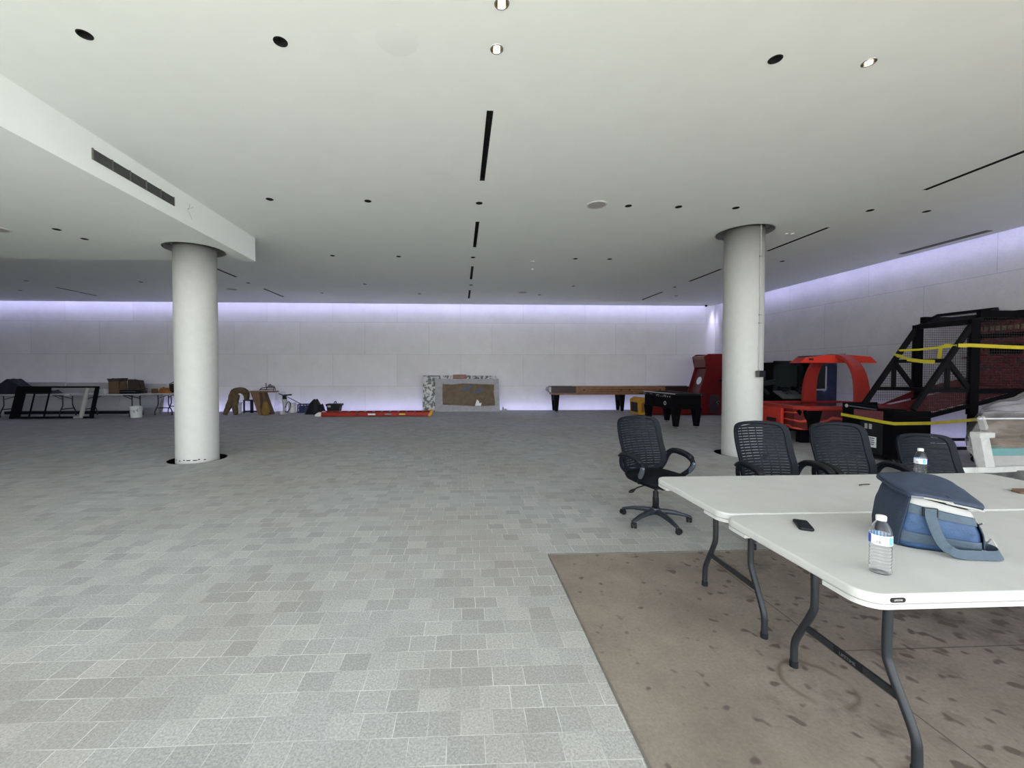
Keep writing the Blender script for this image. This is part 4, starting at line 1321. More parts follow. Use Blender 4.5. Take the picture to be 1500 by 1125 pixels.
# ------------------------------------------------------------------ shuffleboard
t = thing('shuffleboard_table', 'long wooden shuffleboard table with dark ends against the back wall', 'game table', (0, 0, 0))
sx0, sx1, sy0, sy1 = 3.18, 8.5, 14.5, 15.08
mb = MB(); mb.box(sx0 + .1, sx1 - .1, sy0 + .06, sy1 - .06, .62, .84); mb.build('cradle', 'wood', t, bevel=.01)
mb = MB(); mb.box(sx0 + .95, sx1 - 1.1, sy0 - .01, sy0 + .06, .70, .915); ap = mb.build('front_apron', 'wood', t, bevel=.012)
mb = MB(); mb.box(sx0 + 1.5, sx1 - 1.4, sy0 - .016, sy0 - .01, .80, .815); mb.box(sx0 + 1.5, sx1 - 1.4, sy0 - .016, sy0 - .01, .735, .745); mb.build('groove_line', 'redwood', ap)
for x in (4.42, 5.78, 6.08, 7.2):
    mb = MB(); mb.lathe([(.035, -.006), (.03, -.002), (.001, -.001)], (x, sy0 - .012, .79), 12, 'Y', cap=False); mb.build('bolt_cover', 'redwood', ap)
mb = MB(); mb.box(sx0 + .95, sx1 - 1.1, sy1 - .06, sy1 + .01, .70, .915); mb.build('rear_apron', 'wood', t, bevel=.012)
for a, b in ((sx0 + .06, sx0 + .95), (sx1 - 1.1, sx1)):
    mb = MB(); mb.box(a, b, sy0 - .01, sy0 + .07, .69, .92); mb.box(a, b, sy1 - .07, sy1 + .01, .69, .92); mb.build('end_rail', 'redwood', t, bevel=.014)
mb = MB(); mb.lathe([(.04, sy0 + .02), (.10, sy0 + .02), (.10, sy1 - .02), (.04, sy1 - .02)], (sx0 + .07, 0, .81), 14, 'Y'); mb.build('end_cap', 'board', t)
mb = MB(); mb.box(sx0 + .2, sx1 - .2, sy0 + .1, sy1 - .1, .84, .875); mb.build('play_board', 'wood', t)
mb = MB(); mb.box(sx0 + .1, sx1 - .1, sy0 + .02, sy0 + .06, .62, .69); mb.build('lower_rail', 'wood', t)
for x in (3.45, 5.85, 8.2):
    for y in (sy0 + .09, sy1 - .09):
        mb = MB(); mb.hexa([(x - .05, y - .04, .03), (x + .05, y - .04, .03), (x + .05, y + .04, .03), (x - .05, y + .04, .03), (x - .10, y - .05, .62), (x + .10, y - .05, .62), (x + .10, y + .05, .62), (x - .10, y + .05, .62)])
        lg = mb.build('leg', 'blackw', t, bevel=.006)
        mb = MB(); mb.lathe([(.04, 0), (.04, .012), (.015, .035)], (x, y, 0), 12); mb.build('leveler', 'silver', lg)
    mb = MB(); mb.box(x - .08, x + .08, sy0 + .09, sy1 - .09, .40, .60); mb.build('leg_panel', 'blackw', t)

# ------------------------------------------------------------------ alley roller game
t = thing('alley_ball_game', 'dark red alley ball game with sloped target board in the far corner', 'arcade game', (0, 0, 0))
gy0, gy1 = 13.3, 14.05
mb = MB(); mb.prism([(6.2, 0.02), (8.0, 0.02), (8.0, .73), (7.4, .60), (6.2, .54)], 'Y', gy0, gy1); mb.build('lane', 'darkred', t, bevel=.012)
mb = MB(); mb.prism([(5.92, .02), (6.2, .02), (6.2, .56), (6.06, .60), (5.90, .50)], 'Y', gy0, gy1); nose = mb.build('nose', 'yellow', t, bevel=.02)
mb = MB(); mb.box(5.898, 5.92, gy0 + .12, gy1 - .12, .1, .42); mb.build('ball_return_opening', 'dark', nose)
mb = MB(); mb.prism([(5.99, .1), (6.11, .1), (6.11, .46), (5.99, .40)], 'Y', gy0 - .006, gy0); mb.build('nose_stripe', 'orange', nose)
prof = [(8.0, .02), (9.42, .02), (9.42, 2.05), (8.26, 2.05), (8.12, 1.96), (8.20, 1.56), (7.96, .74)]
for y in (gy0, gy1 - .05):
    mb = MB(); mb.prism(prof, 'Y', y, y + .05); mb.build('side_panel', 'darkred', t, bevel=.01)
mb = MB(); mb.prism([(8.05, .74), (8.30, 1.56), (9.4, 1.56), (9.4, .74)], 'Y', gy0 + .05, gy1 - .05); mb.build('target_board', 'maroon', t)
d = Vector((8.30 - 8.05, 0, 1.56 - .74)).normalized()
nrm = Vector((-d.z, 0, d.x))
ctr = Vector((8.05, gy0 + .36, .74)) + d * .42
mb = MB(); V = []
for r_ in (.135, .001):
    V.append([mb.bm.verts.new(ctr + nrm * .02 + d * (r_ * math.cos(2 * PI * k / 24)) + Vector((0, 1, 0)) * (r_ * math.sin(2 * PI * k / 24))) for k in range(24)])
for k in range(24):
    mb.bm.faces.new((V[0][k], V[0][(k + 1) % 24], V[1][(k + 1) % 24], V[1][k]))
mb.build('round_target', 'labelw', t, solid=.012)
mb = MB(); mb.prism([(8.17, 1.60), (8.16, 1.96), (8.26, 2.0), (9.4, 2.0), (9.4, 1.60)], 'Y', gy0 + .05, gy1 - .05); mb.build('marquee', 'maroon', t)
mb = MB(); mb.prism([(8.145, 1.86), (8.125, 1.95), (8.16, 1.98), (8.2, 1.9)], 'Y', gy0 + .05, gy1 - .05); mb.build('marquee_trim', 'wood', t)
mb = MB(); mb.box(8.05, 9.42, gy0 + .05, gy1 - .05, .02, .74); mb.build('base_box', 'darkred', t)
mb = MB(); mb.box(8.30, 8.62, gy0 - .012, gy0, .08, .68); mb.build('service_door', 'redwood', t)
for q in ((8.66, .43), (8.72, .47), (8.69, .38)):
    mb = MB(); mb.lathe([(.016, -.014), (.012, -.018), (.001, -.018)], (q[0] - .1, gy0, q[1]), 10, 'Y'); mb.build('lock', 'chrome', t)
mb = MB(); mb.prism([(8.60, 1.12), (8.78, 1.05), (8.92, 1.10), (8.92, 1.28), (8.80, 1.34), (8.68, 1.22)], 'Y', gy0 - .10, gy0); mb.build('side_holder', 'blackp', t, bevel=.02)
mb = MB(); mb.box(8.72, 8.9, gy0 - .06, gy0 - .03, 1.33, 1.40); mb.build('white_tag', 'board', t)

# ------------------------------------------------------------------ wrapped machine at the right
t = thing('wrapped_display_case', 'bulky case wrapped in clear plastic film, teal band and white post showing', 'packed machine', (6.05, 4.55, 0))
SKW = 1.28
def wedge(x0, y0, y1, z0, z1, x1=2.2):
    mb = MB(); mb.prism([(x0 + SKW * (y0), y0), (x1, y0), (x1 + .3, y1), (x0 + SKW * y1, y1)], 'Z', z0, z1); return mb
wedge(-.10, .1, .6, .0, .20).build('pallet_base', 'blackp', t)
mb = wedge(-.14, .0, .03, .285, .35, .3); mb.prism([(.1, .03), (2.2, .03), (2.3, .65), (.1 + SKW * .6, .65)], 'Z', .30, .35); mb.build('white_shelf', 'white', t, bevel=.004)
wedge(.14, .08, .6, .35, .47).build('lower_panel', 'board', t, bevel=.006)
wedge(.13, .07, .61, .47, .56).build('teal_band', 'teal', t, bevel=.006)
mb = MB()
def pk(u, v):
    z = .56 + .36 * v
    n_ = noise.noise(Vector((u * 9, v * 6, 1.3))) * .09 + noise.noise(Vector((u * 25, v * 18, 4))) * .04
    return (.30 + 1.8 * u, .16 + n_, z)
mb.grid(pk, 60, 24); mb.build('brown_packing_paper', 'kraft', t, smooth=True, solid=.004)
wedge(.14, .30, .58, .56, .92, 2.1).build('inner_box', 'card', t)
mb = MB(); mb.hexa([(.19, .02, .35), (.31, .02, .35), (.31, .12, .35), (.19, .12, .35), (.08, .0, .74), (.19, .0, .74), (.19, .1, .74), (.08, .1, .74)]); mb.box(.08, .27, .0, .1, .70, .76); mb.build('white_post', 'white', t, bevel=.004)
mb = MB(); mb.bar((.12, .03, .94), (.20, .05, .80), .05, .05); mb.build('corner_bracket', 'board', t)
mb = MB(); mb.box(.07, 2.2, .005, .02, .920, .936); mb.build('clear_lid_edge', 'acrylic', t)
wedge(.07, .02, .6, .915, .925).build('clear_lid', 'filmtop', t)
def fl(u, v):
    z = .22 + v * .80
    bulge = .06 * math.sin(v * PI * 2.2 + 1) + .03
    n_ = noise.noise(Vector((u * 7, v * 5, 7))) * .05 + noise.noise(Vector((u * 22, v * 12, 2))) * .02
    x = -.02 + 2.2 * u - (.10 * math.sin(v * PI) + noise.noise(Vector((v * 5, 2, 9))) * .05) * (1 - u) ** 3
    return (x, -.05 - bulge * .6 + n_, z)
mb = MB(); mb.grid(fl, 70, 30); mb.build('film_front', 'film', t, smooth=True)
def fs(u, v):
    p = Vector(fl(0, v)); n_ = noise.noise(Vector((u * 6, v * 6, 17))) * .05
    return (p.x + n_ * u + SKW * .66 * u, p.y + .66 * u, p.z)
mb = MB(); mb.grid(fs, 24, 30); mb.build('film_side', 'film', t, smooth=True)
def ft(u, v):
    p = Vector(fl(u, 1))
    rise = .20 * min(1, u * 3) ** .8 * min(1, v * 2.5)
    return (p.x + SKW * .66 * v, p.y + .66 * v, p.z + rise + noise.noise(Vector((u * 8, v * 6, 5))) * .04 - .0)
mb = MB(); mb.grid(ft, 50, 24); mb.build('film_top', 'filmtop', t, smooth=True)

# ------------------------------------------------------------------ far left: tables and stored stuff
folding_table('white folding table under the navy tarp, far left by the wall', (-13.75, 13.98, 0), 2.44)
folding_table('white folding table farthest left, mostly outside the picture', (-16.35, 13.98, 0), 2.44)
folding_table('white folding table carrying the open cardboard box', (-11.42, 13.98, 0), 2.1)
folding_table('short white folding table with the orange bag, next to the left column', (-9.93, 14.45, 0), 1.25, R(90))

t = thing('black_metal_frame', 'black metal frame panel leaning on the far left tables', 'frame', (-12.77, 13.30, 0))
LEAN = .25
def fpnt(x, z, dy=0): return (x, dy + z * LEAN, z * .985)
mb = MB(); mb.hexa([fpnt(-1.18, 0, -.03), fpnt(-.90, 0, -.03), fpnt(-.90, 0, .03), fpnt(-1.18, 0, .03), fpnt(-1.18, .99, -.03), fpnt(-.90, .99, -.03), fpnt(-.90, .99, .03), fpnt(-1.18, .99, .03)]); mb.build('wide_post', 'blackm', t, bevel=.006)
mb = MB(); mb.bar(fpnt(1.24, 0), fpnt(1.24, 1.0), .11, .05); mb.build('end_post', 'blackm', t, bevel=.004)
mb = MB(); mb.bar(fpnt(-1.18, .985), fpnt(1.29, .985), .05, .05); mb.build('top_bar', 'blackm', t)
mb = MB(); mb.bar(fpnt(-1.18, .03), fpnt(1.29, .03), .05, .06); mb.build('bottom_bar', 'blackm', t)
for x in (-.62, -.18):
    mb = MB(); mb.bar(fpnt(x, .03), fpnt(x, .97), .03, .03); mb.build('thin_upright', 'blackm', t)
mb = MB(); mb.bar(fpnt(-.95, .88), fpnt(-.15, .88), .04, .16); mb.build('header_plate', 'blackm', t)
mb = MB(); mb.tube([fpnt(.93, .05, .0), fpnt(.94, .5, .0), fpnt(.95, .95, .0)], [.06, .058, .056], 12)
mb.obox(fpnt(.90, .04, -.05), (.22, .12, .05)); mb.build('padded_post', 'board', t, smooth=True, bevel=.004)

def heap(name, label, cat, loc, mat, nx, ny, fn, sx, sy, grp=None):
    """a soft draped heap: closed height field"""
    t = thing(name, label, cat, loc, 0, grp)
    mb = MB()
    V = [[mb.bm.verts.new((sx * (i / nx - .5), sy * (j / ny - .5), max(.004, fn(i / nx, j / ny)))) for i in range(nx + 1)] for j in range(ny + 1)]
    B = [[mb.bm.verts.new((sx * (i / nx - .5), sy * (j / ny - .5), 0)) for i in range(nx + 1)] for j in range(ny + 1)]
    for j in range(ny):
        for i in range(nx):
            mb.bm.faces.new((V[j][i], V[j][i + 1], V[j + 1][i + 1], V[j + 1][i]))
            mb.bm.faces.new((B[j][i], B[j + 1][i], B[j + 1][i + 1], B[j][i + 1]))
    for i in range(nx):
        mb.bm.faces.new((B[0][i], B[0][i + 1], V[0][i + 1], V[0][i])); mb.bm.faces.new((B[ny][i + 1], B[ny][i], V[ny][i], V[ny][i + 1]))
    for j in range(ny):
        mb.bm.faces.new((B[j + 1][0], B[j][0], V[j][0], V[j + 1][0])); mb.bm.faces.new((B[j][nx], B[j + 1][nx], V[j + 1][nx], V[j][nx]))
    mb.build('cloth' if mat != 'blackp' else 'bag_shell', mat, t, smooth=True)
    return t
def tarp(u, v):
    pk_ = max(0, 1 - abs(u - .34) / .36) * .50
    tail = .10 * (1 if u < .93 else .3)
    e = min(1, min(v, 1 - v) * 6) * min(1, min(u, 1 - u) * 14)
    return (max(pk_, tail) + noise.noise(Vector((u * 9, v * 5, 3))) * .05) * e
heap('navy_tarp', 'navy tarpaulin heaped in a peak on the far left table', 'tarp', (-14.15, 13.95, TZ), 'navy', 40, 14, tarp, 2.0, .66)
def wallboard(label, x0, x1, y, h, lean=.25):
    t = thing('leaning_board', label, 'board', ((x0 + x1) / 2, y, 0), 0, 'pale boards leaning on the back wall')
    w2 = (x1 - x0) / 2
    mb = MB(); mb.hexa([(-w2, -lean, .0), (w2, -lean, 0), (w2, -lean + .03, 0), (-w2, -lean + .03, 0), (-w2, -.03, h), (w2, -.03, h), (w2, 0, h), (-w2, 0, h)]); mb.build('sheet', 'board', t, bevel=.004)
wallboard('pale board leaning on the wall behind the navy tarp', -15.9, -13.99, 15.20, 1.08)
wallboard('pale board leaning on the wall at the far left picture edge', -18.2, -15.93, 15.20, 1.05)
wallboard('pale board leaning on the wall behind the black frame', -13.97, -12.06, 15.20, 1.06)
wallboard('pale board leaning on the wall behind the cardboard box', -12.04, -10.55, 15.20, 1.02)
t = thing('low_dark_strip', 'low dark strip on the floor under the far left tables', 'mat', (-13.6, 14.72, 0))
mb = MB(); mb.box(-1.9, 2.1, -.12, .12, 0, .10); mb.build('mat', 'blackp', t, bevel=.02)  # low black strip along the floor below the tables
t = thing('foam_sheet', 'grey foam sheet leaning under the table beside the white bucket', 'board', (-10.75, 14.75, 0))
mb = MB(); mb.hexa([(-.35, -.12, .18), (.33, -.12, .22), (.33, -.08, .22), (-.35, -.08, .18), (-.33, .1, .66), (.31, .1, .64), (.31, .14, .64), (-.33, .14, .66)]); mb.box(-.3, .3, -.1, -.06, 0, .2); mb.build('sheet', 'foam', t, bevel=.004)

# white bucket with print
def bucket(label, loc, h, r, mat='white', text_=None):
    t = thing('plastic_bucket', label, 'bucket', loc, 0, 'white plastic buckets')
    mb = MB(); mb.lathe([(.001, .004), (r * .84, 0), (r * .86, .01), (r * .98, h - .03), (r * 1.04, h - .03), (r * 1.04, h), (r * .95, h), (r * .82, .012), (.001, .012)], seg=28, cap=False); mb.build('tub', mat, t, smooth=True)
    mb = MB(); mb.tube([(r * 1.05 * math.cos(R(200 + k * 14)), r * 1.05 * math.sin(R(200 + k * 14)), h - .05 - .09 * math.sin(PI * k / 10)) for k in range(11)], .004, 6); mb.build('bail', 'silver', t)
    if text_:
        a = math.atan2(-loc[1], -loc[0])
        for s, da, z in text_:
            b = a + da
            text('lettering', s, .10, 'ink', t, (r * .97 * math.cos(b), r * .97 * math.sin(b), z), (R(90 - 3), 0, b + PI / 2), .003)
    return t
bucket('white bucket with dark print on the floor under the table', (-10.32, 13.5, 0), .36, .17, 'white', [('E', -.3, .2), ('5', .15, .22)])
bucket('white bucket between the spray rig and the blue crate', (-5.97, 14.8, 0), .35, .14)
bucket('white bucket behind the brown trousers', (-7.78, 14.62, 0), .38, .15)

t = thing('cardboard_box', 'open brown cardboard box with dark flaps on the far table', 'box', (-11.16, 13.86, TZ))
mb = MB(); w2, d2, h2 = .17, .15, .40
mb.box(-w2, w2, -d2, -d2 + .01, 0, h2); mb.box(-w2, w2, d2 - .01, d2, 0, h2); mb.box(-w2, -w2 + .01, -d2, d2, 0, h2); mb.box(w2 - .01, w2, -d2, d2, 0, h2); mb.box(-w2, w2, -d2, d2, 0, .01); mb.build('carton', 'card', t)
for pts in ([(-w2, -d2, h2), (-w2, d2, h2), (-w2 - .05, d2, h2 + .09), (-w2 - .05, -d2, h2 + .09)], [(-w2, d2, h2), (w2, d2, h2), (w2, d2 + .06, h2 + .1), (-w2, d2 + .06, h2 + .1)], [(-w2, -d2, h2), (w2, -d2, h2), (w2 - .05, -d2 + .12, h2 + .09), (-w2 + .02, -d2 + .12, h2 + .1)]):
    mb = MB(); mb.poly(pts); mb.build('flap', 'brownd', t, solid=.008)
t = thing('brown_carton', 'second darker carton standing right behind the open box', 'box', (-10.84, 14.24, TZ), R(8))
mb = MB(); mb.hexa([(-.2, -.14, 0), (.2, -.14, 0), (.2, .14, 0), (-.2, .14, 0), (-.2, -.14, .46), (.12, -.14, .42), (.12, .14, .42), (-.2, .14, .46)]); mb.build('carton', 'brownd', t, bevel=.006)
mb = MB(); mb.tube(spline([(.02, -.15, .46), (.12, -.16, .40), (.18, -.16, .2), (.21, -.15, .05)], 5), .025, 8, flat=.5); mb.build('hanging_flap', 'blackp', t)
t = thing('tool_case', 'long black case lying before the cartons on the table', 'case', (-10.74, 13.74, TZ))
mb = MB(); mb.box(-.22, .36, -.08, .08, 0, .13); mb.build('shell', 'blackp', t, bevel=.02)
mb = MB(); mb.box(-.22, .3, -.086, -.08, .06, .085); mb.build('stripe', 'silver', t)
t = thing('small_white_carton', 'small bright white box left of the cardboard box', 'box', (-11.62, 13.9, TZ))
mb = MB(); mb.box(-.09, .09, -.08, .08, 0, .15); mb.build('carton', 'white', t, bevel=.006)
t = thing('brown_board', 'flat brown boards on the table end behind the long black case', 'board', (-10.60, 13.96, TZ), R(4))
mb = MB(); mb.box(.0, .22, -.10, .10, 0, .10); mb.box(-.02, .23, -.10, .1, .12, .16); mb.box(.05, .1, -.1, .1, .10, .12); mb.build('boards', 'brownd', t)
t = thing('kraft_packet', 'tan packet beside the orange bag', 'packet', (-10.15, 14.07, TZ))
mb = MB(); mb.box(-.07, .07, -.06, .06, 0, .15); mb.build('packet', 'card', t, bevel=.01)
def ob(u, v):
    e = min(1, min(v, 1 - v) * 4) * min(1, min(u, 1 - u) * 5)
    return (.17 + noise.noise(Vector((u * 5, v * 5, 8))) * .06) * e
heap('orange_bag', 'crumpled orange bag on the table next to the left column', 'bag', (-9.86, 14.1, TZ), 'orange', 18, 10, ob, .36, .24)
t = thing('dark_carton', 'dark brown carton with a raised flap behind the orange bag', 'box', (-9.74, 14.42, TZ))
mb = MB(); mb.box(-.12, .13, -.1, .1, 0, .30); mb.build('carton', 'brownd', t)
mb = MB(); mb.poly([(-.12, -.1, .3), (.13, -.1, .36), (.13, .0, .42), (-.02, .0, .38)]); mb.build('flap', 'brownd', t, solid=.006)
t = thing('wood_scrap', 'small brown wood scrap on the floor beside the left column', 'scrap', (-9.0, 13.7, 0))
mb = MB(); mb.box(-.1, .1, -.05, .05, 0, .035); mb.build('scrap', 'brownd', t, bevel=.004)

# ------------------------------------------------------------------ middle: saw bench, trousers, sprayer, bags
t = thing('plywood_bench', 'makeshift plywood bench with slanted board legs', 'workbench', (-6.72, 14.25, 0))
mb = MB(); mb.box(-.42, .46, -.16, .16, .755, .80); mb.build('top_plank', 'plywood', t, bevel=.004)
mb = MB(); mb.hexa([(-.06, -.22, 0), (.05, -.22, 0), (.05, .2, 0), (-.06, .2, 0), (-.33, -.18, .755), (-.05, -.18, .755), (-.05, .18, .755), (-.33, .18, .755)]); mb.build('leg', 'plywood', t)
mb = MB(); mb.hexa([(.20, -.05, 0), (.30, -.05, 0), (.30, .2, 0), (.20, .2, 0), (-.04, -.05, .755), (.06, -.05, .755), (.06, .18, .755), (-.04, .18, .755)]); mb.build('leg', 'card', t)
# trousers over the bench end
t = thing('work_trousers', 'brown work trousers slumped against the bench end, legs on the floor', 'trousers', (-7.36, 14.12, 0))
def wr(p, k): return p
mb = MB()
pth = spline([(.15, .0, .50), (.16, -.01, .68), (.08, -.03, .80), (-.06, -.05, .83), (-.20, -.09, .76), (-.26, -.13, .62)], 5)
L_ = len(pth)
mb.tube(pth, [.11 + .05 * min(1, i / 8) if i < 10 else .16 + .02 * math.sin((i - 10) / 5) for i in range(L_)], 16, flat=.6)
for q in ([(-.22, -.13, .66), (-.28, -.17, .45), (-.36, -.2, .22), (-.43, -.24, .03)], [(-.16, -.10, .66), (-.12, -.18, .45), (-.11, -.22, .22), (-.06, -.25, .03)]):
    s_ = spline(q, 6); mb.tube(s_, [.125 - .055 * i / (len(s_) - 1) for i in range(len(s_))], 14)
for v in mb.bm.verts:
    n_ = noise.noise_vector(v.co * 9) * .022
    v.co += Vector(n_)
    v.co.z = max(v.co.z, .006)
mb.build('cloth', 'khaki', t, smooth=True)
t = thing('step_stand', 'dark blue metal stand behind the bench', 'stand', (-7.35, 14.75, 0))
mb = MB()
for x in (-.26, -.02, .03, .28):
    mb.box(x - .025, x + .025, -.02, .02, 0, .45)
mb.box(-.28, .30, -.02, .02, .42, .47); mb.box(-.28, .30, -.02, .02, .03, .08); mb.build('frame', 'navym', t)
t = thing('tool_tangle', 'tangle of thin metal tools on the bench top', 'tools', (-6.55, 14.25, .80))
for q in ([(-.28, 0, .022), (-.2, 0, .10), (0, 0, .12), (.2, .02, .12), (.24, 0, .02)], [(-.26, -.05, .05), (.0, -.05, .05), (.22, -.05, .06)], [(-.1, .05, .02), (-.02, .05, .16), (.06, .03, .22), (.1, .02, .14)], [(.18, 0, 0), (.2, 0, .18)], [(-.05, -.02, .1), (-.06, -.02, .27)]):
    mb = MB(); mb.tube(spline(q, 4), .014, 8); mb.build('rod', 'brownd', t)
mb = MB(); mb.obox((.08, 0, .14), (.14, .1, .09)); mb.build('motor', 'grille', t, bevel=.01)
t = thing('yellow_sack', 'ochre yellow sack slumped against the bench leg', 'sack', (-6.52, 13.98, 0))
mb = MB(); mb.lathe([(.001, .0), (.10, .0), (.13, .10), (.14, .22), (.10, .33), (.06, .40), (.07, .44), (.001, .45)], seg=18, cap=False)
for v in mb.bm.verts:
    v.co += Vector(noise.noise_vector(v.co * 8)) * .035; v.co.z = max(0, v.co.z)
mb.build('sack_body', 'ochre', t, smooth=True)
t = thing('plastic_drape', 'crumpled clear sheet hanging from the bench end', 'sheet', (-6.46, 14.66, 0))
mb = MB(); mb.grid(lambda u, v: (-.02 + .34 * u - .1 * (1 - v) * (1 - u), noise.noise(Vector((u * 7, v * 4, 2))) * .06, .03 + .72 * v), 14, 18); mb.build('sheet', 'film', t, smooth=True)
t = thing('paint_sprayer', 'paint spray rig with white can, hose loop and long wand', 'sprayer', (-6.05, 14.36, 0))
mb = MB(); mb.lathe([(.001, .0), (.09, 0), (.09, .04), (.06, .05), (.06, .40), (.08, .42), (.08, .50), (.001, .51)], seg=16, cap=False); mb.build('can', 'board', t, smooth=True)
mb = MB(); mb.obox((.0, 0, .56), (.12, .09, .16)); mb.bar((-.02, 0, .64), (.24, 0, .66), .05, .05); mb.bar((-.2, .0, .70), (.02, 0, .62), .03, .03); mb.build('pump', 'blackp', t, bevel=.006)
mb = MB(); mb.tube(spline([(.04, -.05, .22), (.14, -.06, .42), (.22, -.06, .36), (.2, -.06, .2), (.1, -.06, .06), (.05, -.05, .1)], 6), .014, 8); mb.build('hose', 'blackp', t, smooth=True)
mb = MB(); mb.tube([(.1, 0, .58), (.80, .05, .20)], .013, 8); mb.build('wand', 'bluep', t)
mb = MB(); mb.lathe([(.001, .0), (.09, 0), (.09, .11), (.001, .12)], (-.02, -.14, 0), 14, cap=False); mb.build('catch_pot', 'board', t)
t = thing('blue_crate', 'blue slatted plastic crate left of the black bags', 'crate', (-5.58, 14.8, 0))
mb = MB(); w2, d2, h2 = .15, .13, .30
for s in (-1, 1):
    for k in range(4):
        x = -w2 + k * w2 * 2 / 3
        mb.box(x - .02, x + .02, s * d2 - .006, s * d2 + .006, 0, h2)
    for z in (.01, .15, .28):
        mb.box(-w2, w2, s * d2 - .006, s * d2 + .006, z, z + .03)
        mb.box(s * w2 - .006, s * w2 + .006, -d2, d2, z, z + .03)
    for k in range(3):
        y = -d2 + k * d2
        mb.box(s * w2 - .006, s * w2 + .006, y - .02, y + .02, 0, h2)
mb.box(-w2, w2, -d2, d2, 0, .01); mb.box(-w2 + .03, w2 - .03, -d2 + .03, d2 - .03, .01, .24); mb.build('crate_shell', 'bluep', t)
def bagf(u, v):
    e = min(1, min(v, 1 - v) * 4) * min(1, min(u, 1 - u) * 6)
    p = .32 + .18 * max(0, 1 - abs(u - .45) / .25)
    return (p + noise.noise(Vector((u * 6, v * 6, 1))) * .10) * e
heap('black_duffel_bag', 'large black bag slumped beside the red ladder end', 'bag', (-4.98, 14.35, 0), 'blackp', 26, 14, bagf, .64, .5)
t = thing('black_tool_box', 'low black box with a flat lid behind the ladder end', 'box', (-4.38, 14.45, 0))
mb = MB(); mb.hexa([(-.2, -.14, 0), (.17, -.14, 0), (.17, .14, 0), (-.2, .14, 0), (-.24, -.16, .27), (.22, -.16, .27), (.22, .16, .27), (-.24, .16, .27)]); mb.build('case', 'blackp', t, bevel=.01)
mb = MB(); mb.box(-.26, .26, -.17, .17, .27, .34); mb.build('lid', 'blackp', t, bevel=.01)
mb = MB(); mb.tube(spline([(-.02, 0, .34), (-.0, 0, .40), (.04, 0, .41), (.06, 0, .34)], 4), .018, 8); mb.build('handle', 'blackp', t)
mb = MB(); mb.obox((-.14, -.17, .26), (.1, .02, .06)); mb.build('latch', 'board', t)

# ladder lying on its side rails
t = thing('extension_ladder', 'red fibreglass extension ladder lying flat on the floor', 'ladder', (0, 0, 0))
lx0, lx1 = -4.55, -.98
for y in (13.38, 13.84):
    mb = MB()
    mb.box(lx0, lx1, y, y + .012, .01, .15)
    s = 1 if y < 13.5 else -1
    mb.box(lx0, lx1, min(y, y + s * .04), max(y, y + s * .04), .01, .022); mb.box(lx0, lx1, min(y, y + s * .04), max(y, y + s * .04), .138, .15)
    rl = mb.build('side_rail', 'ladder', t)
    mb = MB(); mb.prism([(lx0 - .14, .02), (lx0 - .02, .005), (lx0 + .06, .01), (lx0 + .06, .15), (lx0 - .02, .15), (lx0 - .13, .08)], 'Y', y - .012, y + .03); mb.build('rail_foot', 'white', rl, bevel=.006)
    mb = MB(); mb.hexa([(lx1 - .10, y - .012, 0), (lx1 + .02, y - .012, 0), (lx1 + .02, y + .03, 0), (lx1 - .10, y + .03, 0), (lx1 - .02, y - .012, .165), (lx1 + .07, y - .012, .165), (lx1 + .07, y + .03, .165), (lx1 - .02, y + .03, .165)]); mb.build('rail_end_guard', 'yellow', rl, bevel=.006)
    if y < 13.5:
        for x, l, m_ in ((-3.38, .10, 'ink'), (-3.0, .24, 'labelw'), (-2.45, .2, 'silver'), (-2.0, .20, 'tape')):
            mb = MB(); mb.box(x, x + l, y - .003, y, .05, .10); mb.build('sticker', m_, rl)
for k in range(12):
    x = lx0 + .2 + k * .29
    mb = MB(); mb.tube([(x, 13.395, .08), (x, 13.84, .08)], .019, 10, flat=1.0); mb.build('rung', 'silver', t)
for k in range(12):
    x = lx0 + .33 + k * .27
    mb = MB(); mb.tube([(x, 13.395, .14), (x, 13.84, .14)], .014, 8); mb.build('rung', 'silver', t)

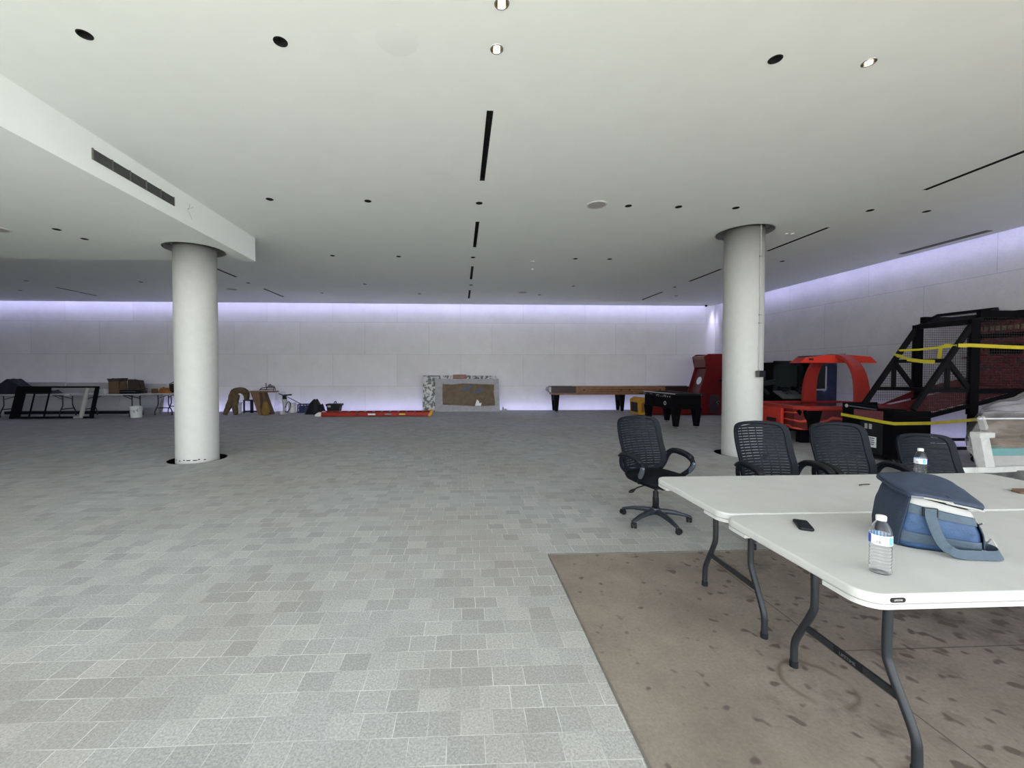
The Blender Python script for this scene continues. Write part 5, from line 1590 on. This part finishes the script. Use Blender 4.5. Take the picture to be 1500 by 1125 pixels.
# slabs leaning on the back wall
t = thing('marble_slab', 'black and white marble slab leaning on the back wall', 'stone slab', (-.03, 15.2, 0))
mb = MB(); mb.hexa([(-1.35, -.20, 0.0), (1.30, -.20, .0), (1.30, -.15, 0), (-1.35, -.15, 0), (-1.35, -.06, 1.31), (1.34, -.06, 1.30), (1.34, -.01, 1.30), (-1.35, -.01, 1.31)]); mb.build('slab', 'marble', t, bevel=.004)
t = thing('grey_stone_panel', 'grey panel with torn brown paper leaning in front of the marble', 'stone slab', (.26, 14.98, 0))
mb = MB(); mb.hexa([(-1.18, -.14, 0), (1.17, -.14, 0), (1.17, -.10, 0), (-1.18, -.10, 0), (-1.19, 0.04, 1.19), (1.13, .04, 1.18), (1.13, .08, 1.18), (-1.19, .08, 1.19)]); mb.build('panel', 'slabgrey', t, bevel=.004)
def onp(x, z, off): return (x, -.14 + z * .151 - off, z)
def flatp(pts, off, name, mat, par):
    mb = MB(); mb.poly([onp(x, z, off) for x, z in pts]); return mb.build(name, mat, par, solid=.006)
kp = flatp([(-.92, 1.0), (-.55, .98), (-.2, 1.025), (.1, 1.01), (.5, .995), (.8, .985), (.97, .975), (.95, .7), (.985, .4), (.99, .22), (.6, .20), (.3, .19), (-.1, .215), (-.5, .235), (-.91, .25), (-.925, .6)], .008, 'brown_paper', 'kraft', t)
flatp([(-.2, .80), (-.1, .88), (.05, .90), (.16, .98), (.2, .94), (.08, .84), (-.05, .76), (-.18, .74)], .016, 'blue_mark', 'scrawl', kp)
flatp([(.24, .70), (.38, .80), (.52, .84), (.56, .78), (.46, .72), (.3, .66)], .016, 'blue_mark', 'scrawl', kp)
flatp([(.26, .21), (.33, .44), (.40, .38), (.43, .30), (.50, .32), (.48, .21)], .018, 'torn_corner', 'paper', kp)
t = thing('clay_block', 'pink clay block resting on top of the leaning slabs', 'brick', (-.04, 15.06, 1.215))
mb = MB(); mb.box(-.24, .24, -.05, .06, -.02, .13); mb.build('block', 'brick', t, bevel=.012)
for lab, x, y, pts in (('small broken stone scraps at the left foot of the marble slab', -1.45, 15.0, [(-.18, 0, .05), (-.05, .02, .03), (.06, -.02, .035), (.2, 0, .03)]), ('small upright stone scrap at the right foot of the slabs', 1.6, 15.05, [(-.03, 0, .16), (.07, .02, .09), (-.14, -.02, .04)])):
    t = thing('stone_scraps', lab, 'rubble', (x, y, 0), 0)
    for a, b, h in pts:
        mb = MB(); mb.hexa([(a - .06, b - .05, 0), (a + .06, b - .04, 0), (a + .05, b + .05, 0), (a - .05, b + .04, 0), (a - .03, b - .03, h), (a + .02, b - .02, h * .9), (a + .02, b + .03, h * .8), (a - .03, b + .02, h)]); mb.build('scrap', 'slabgrey', t)
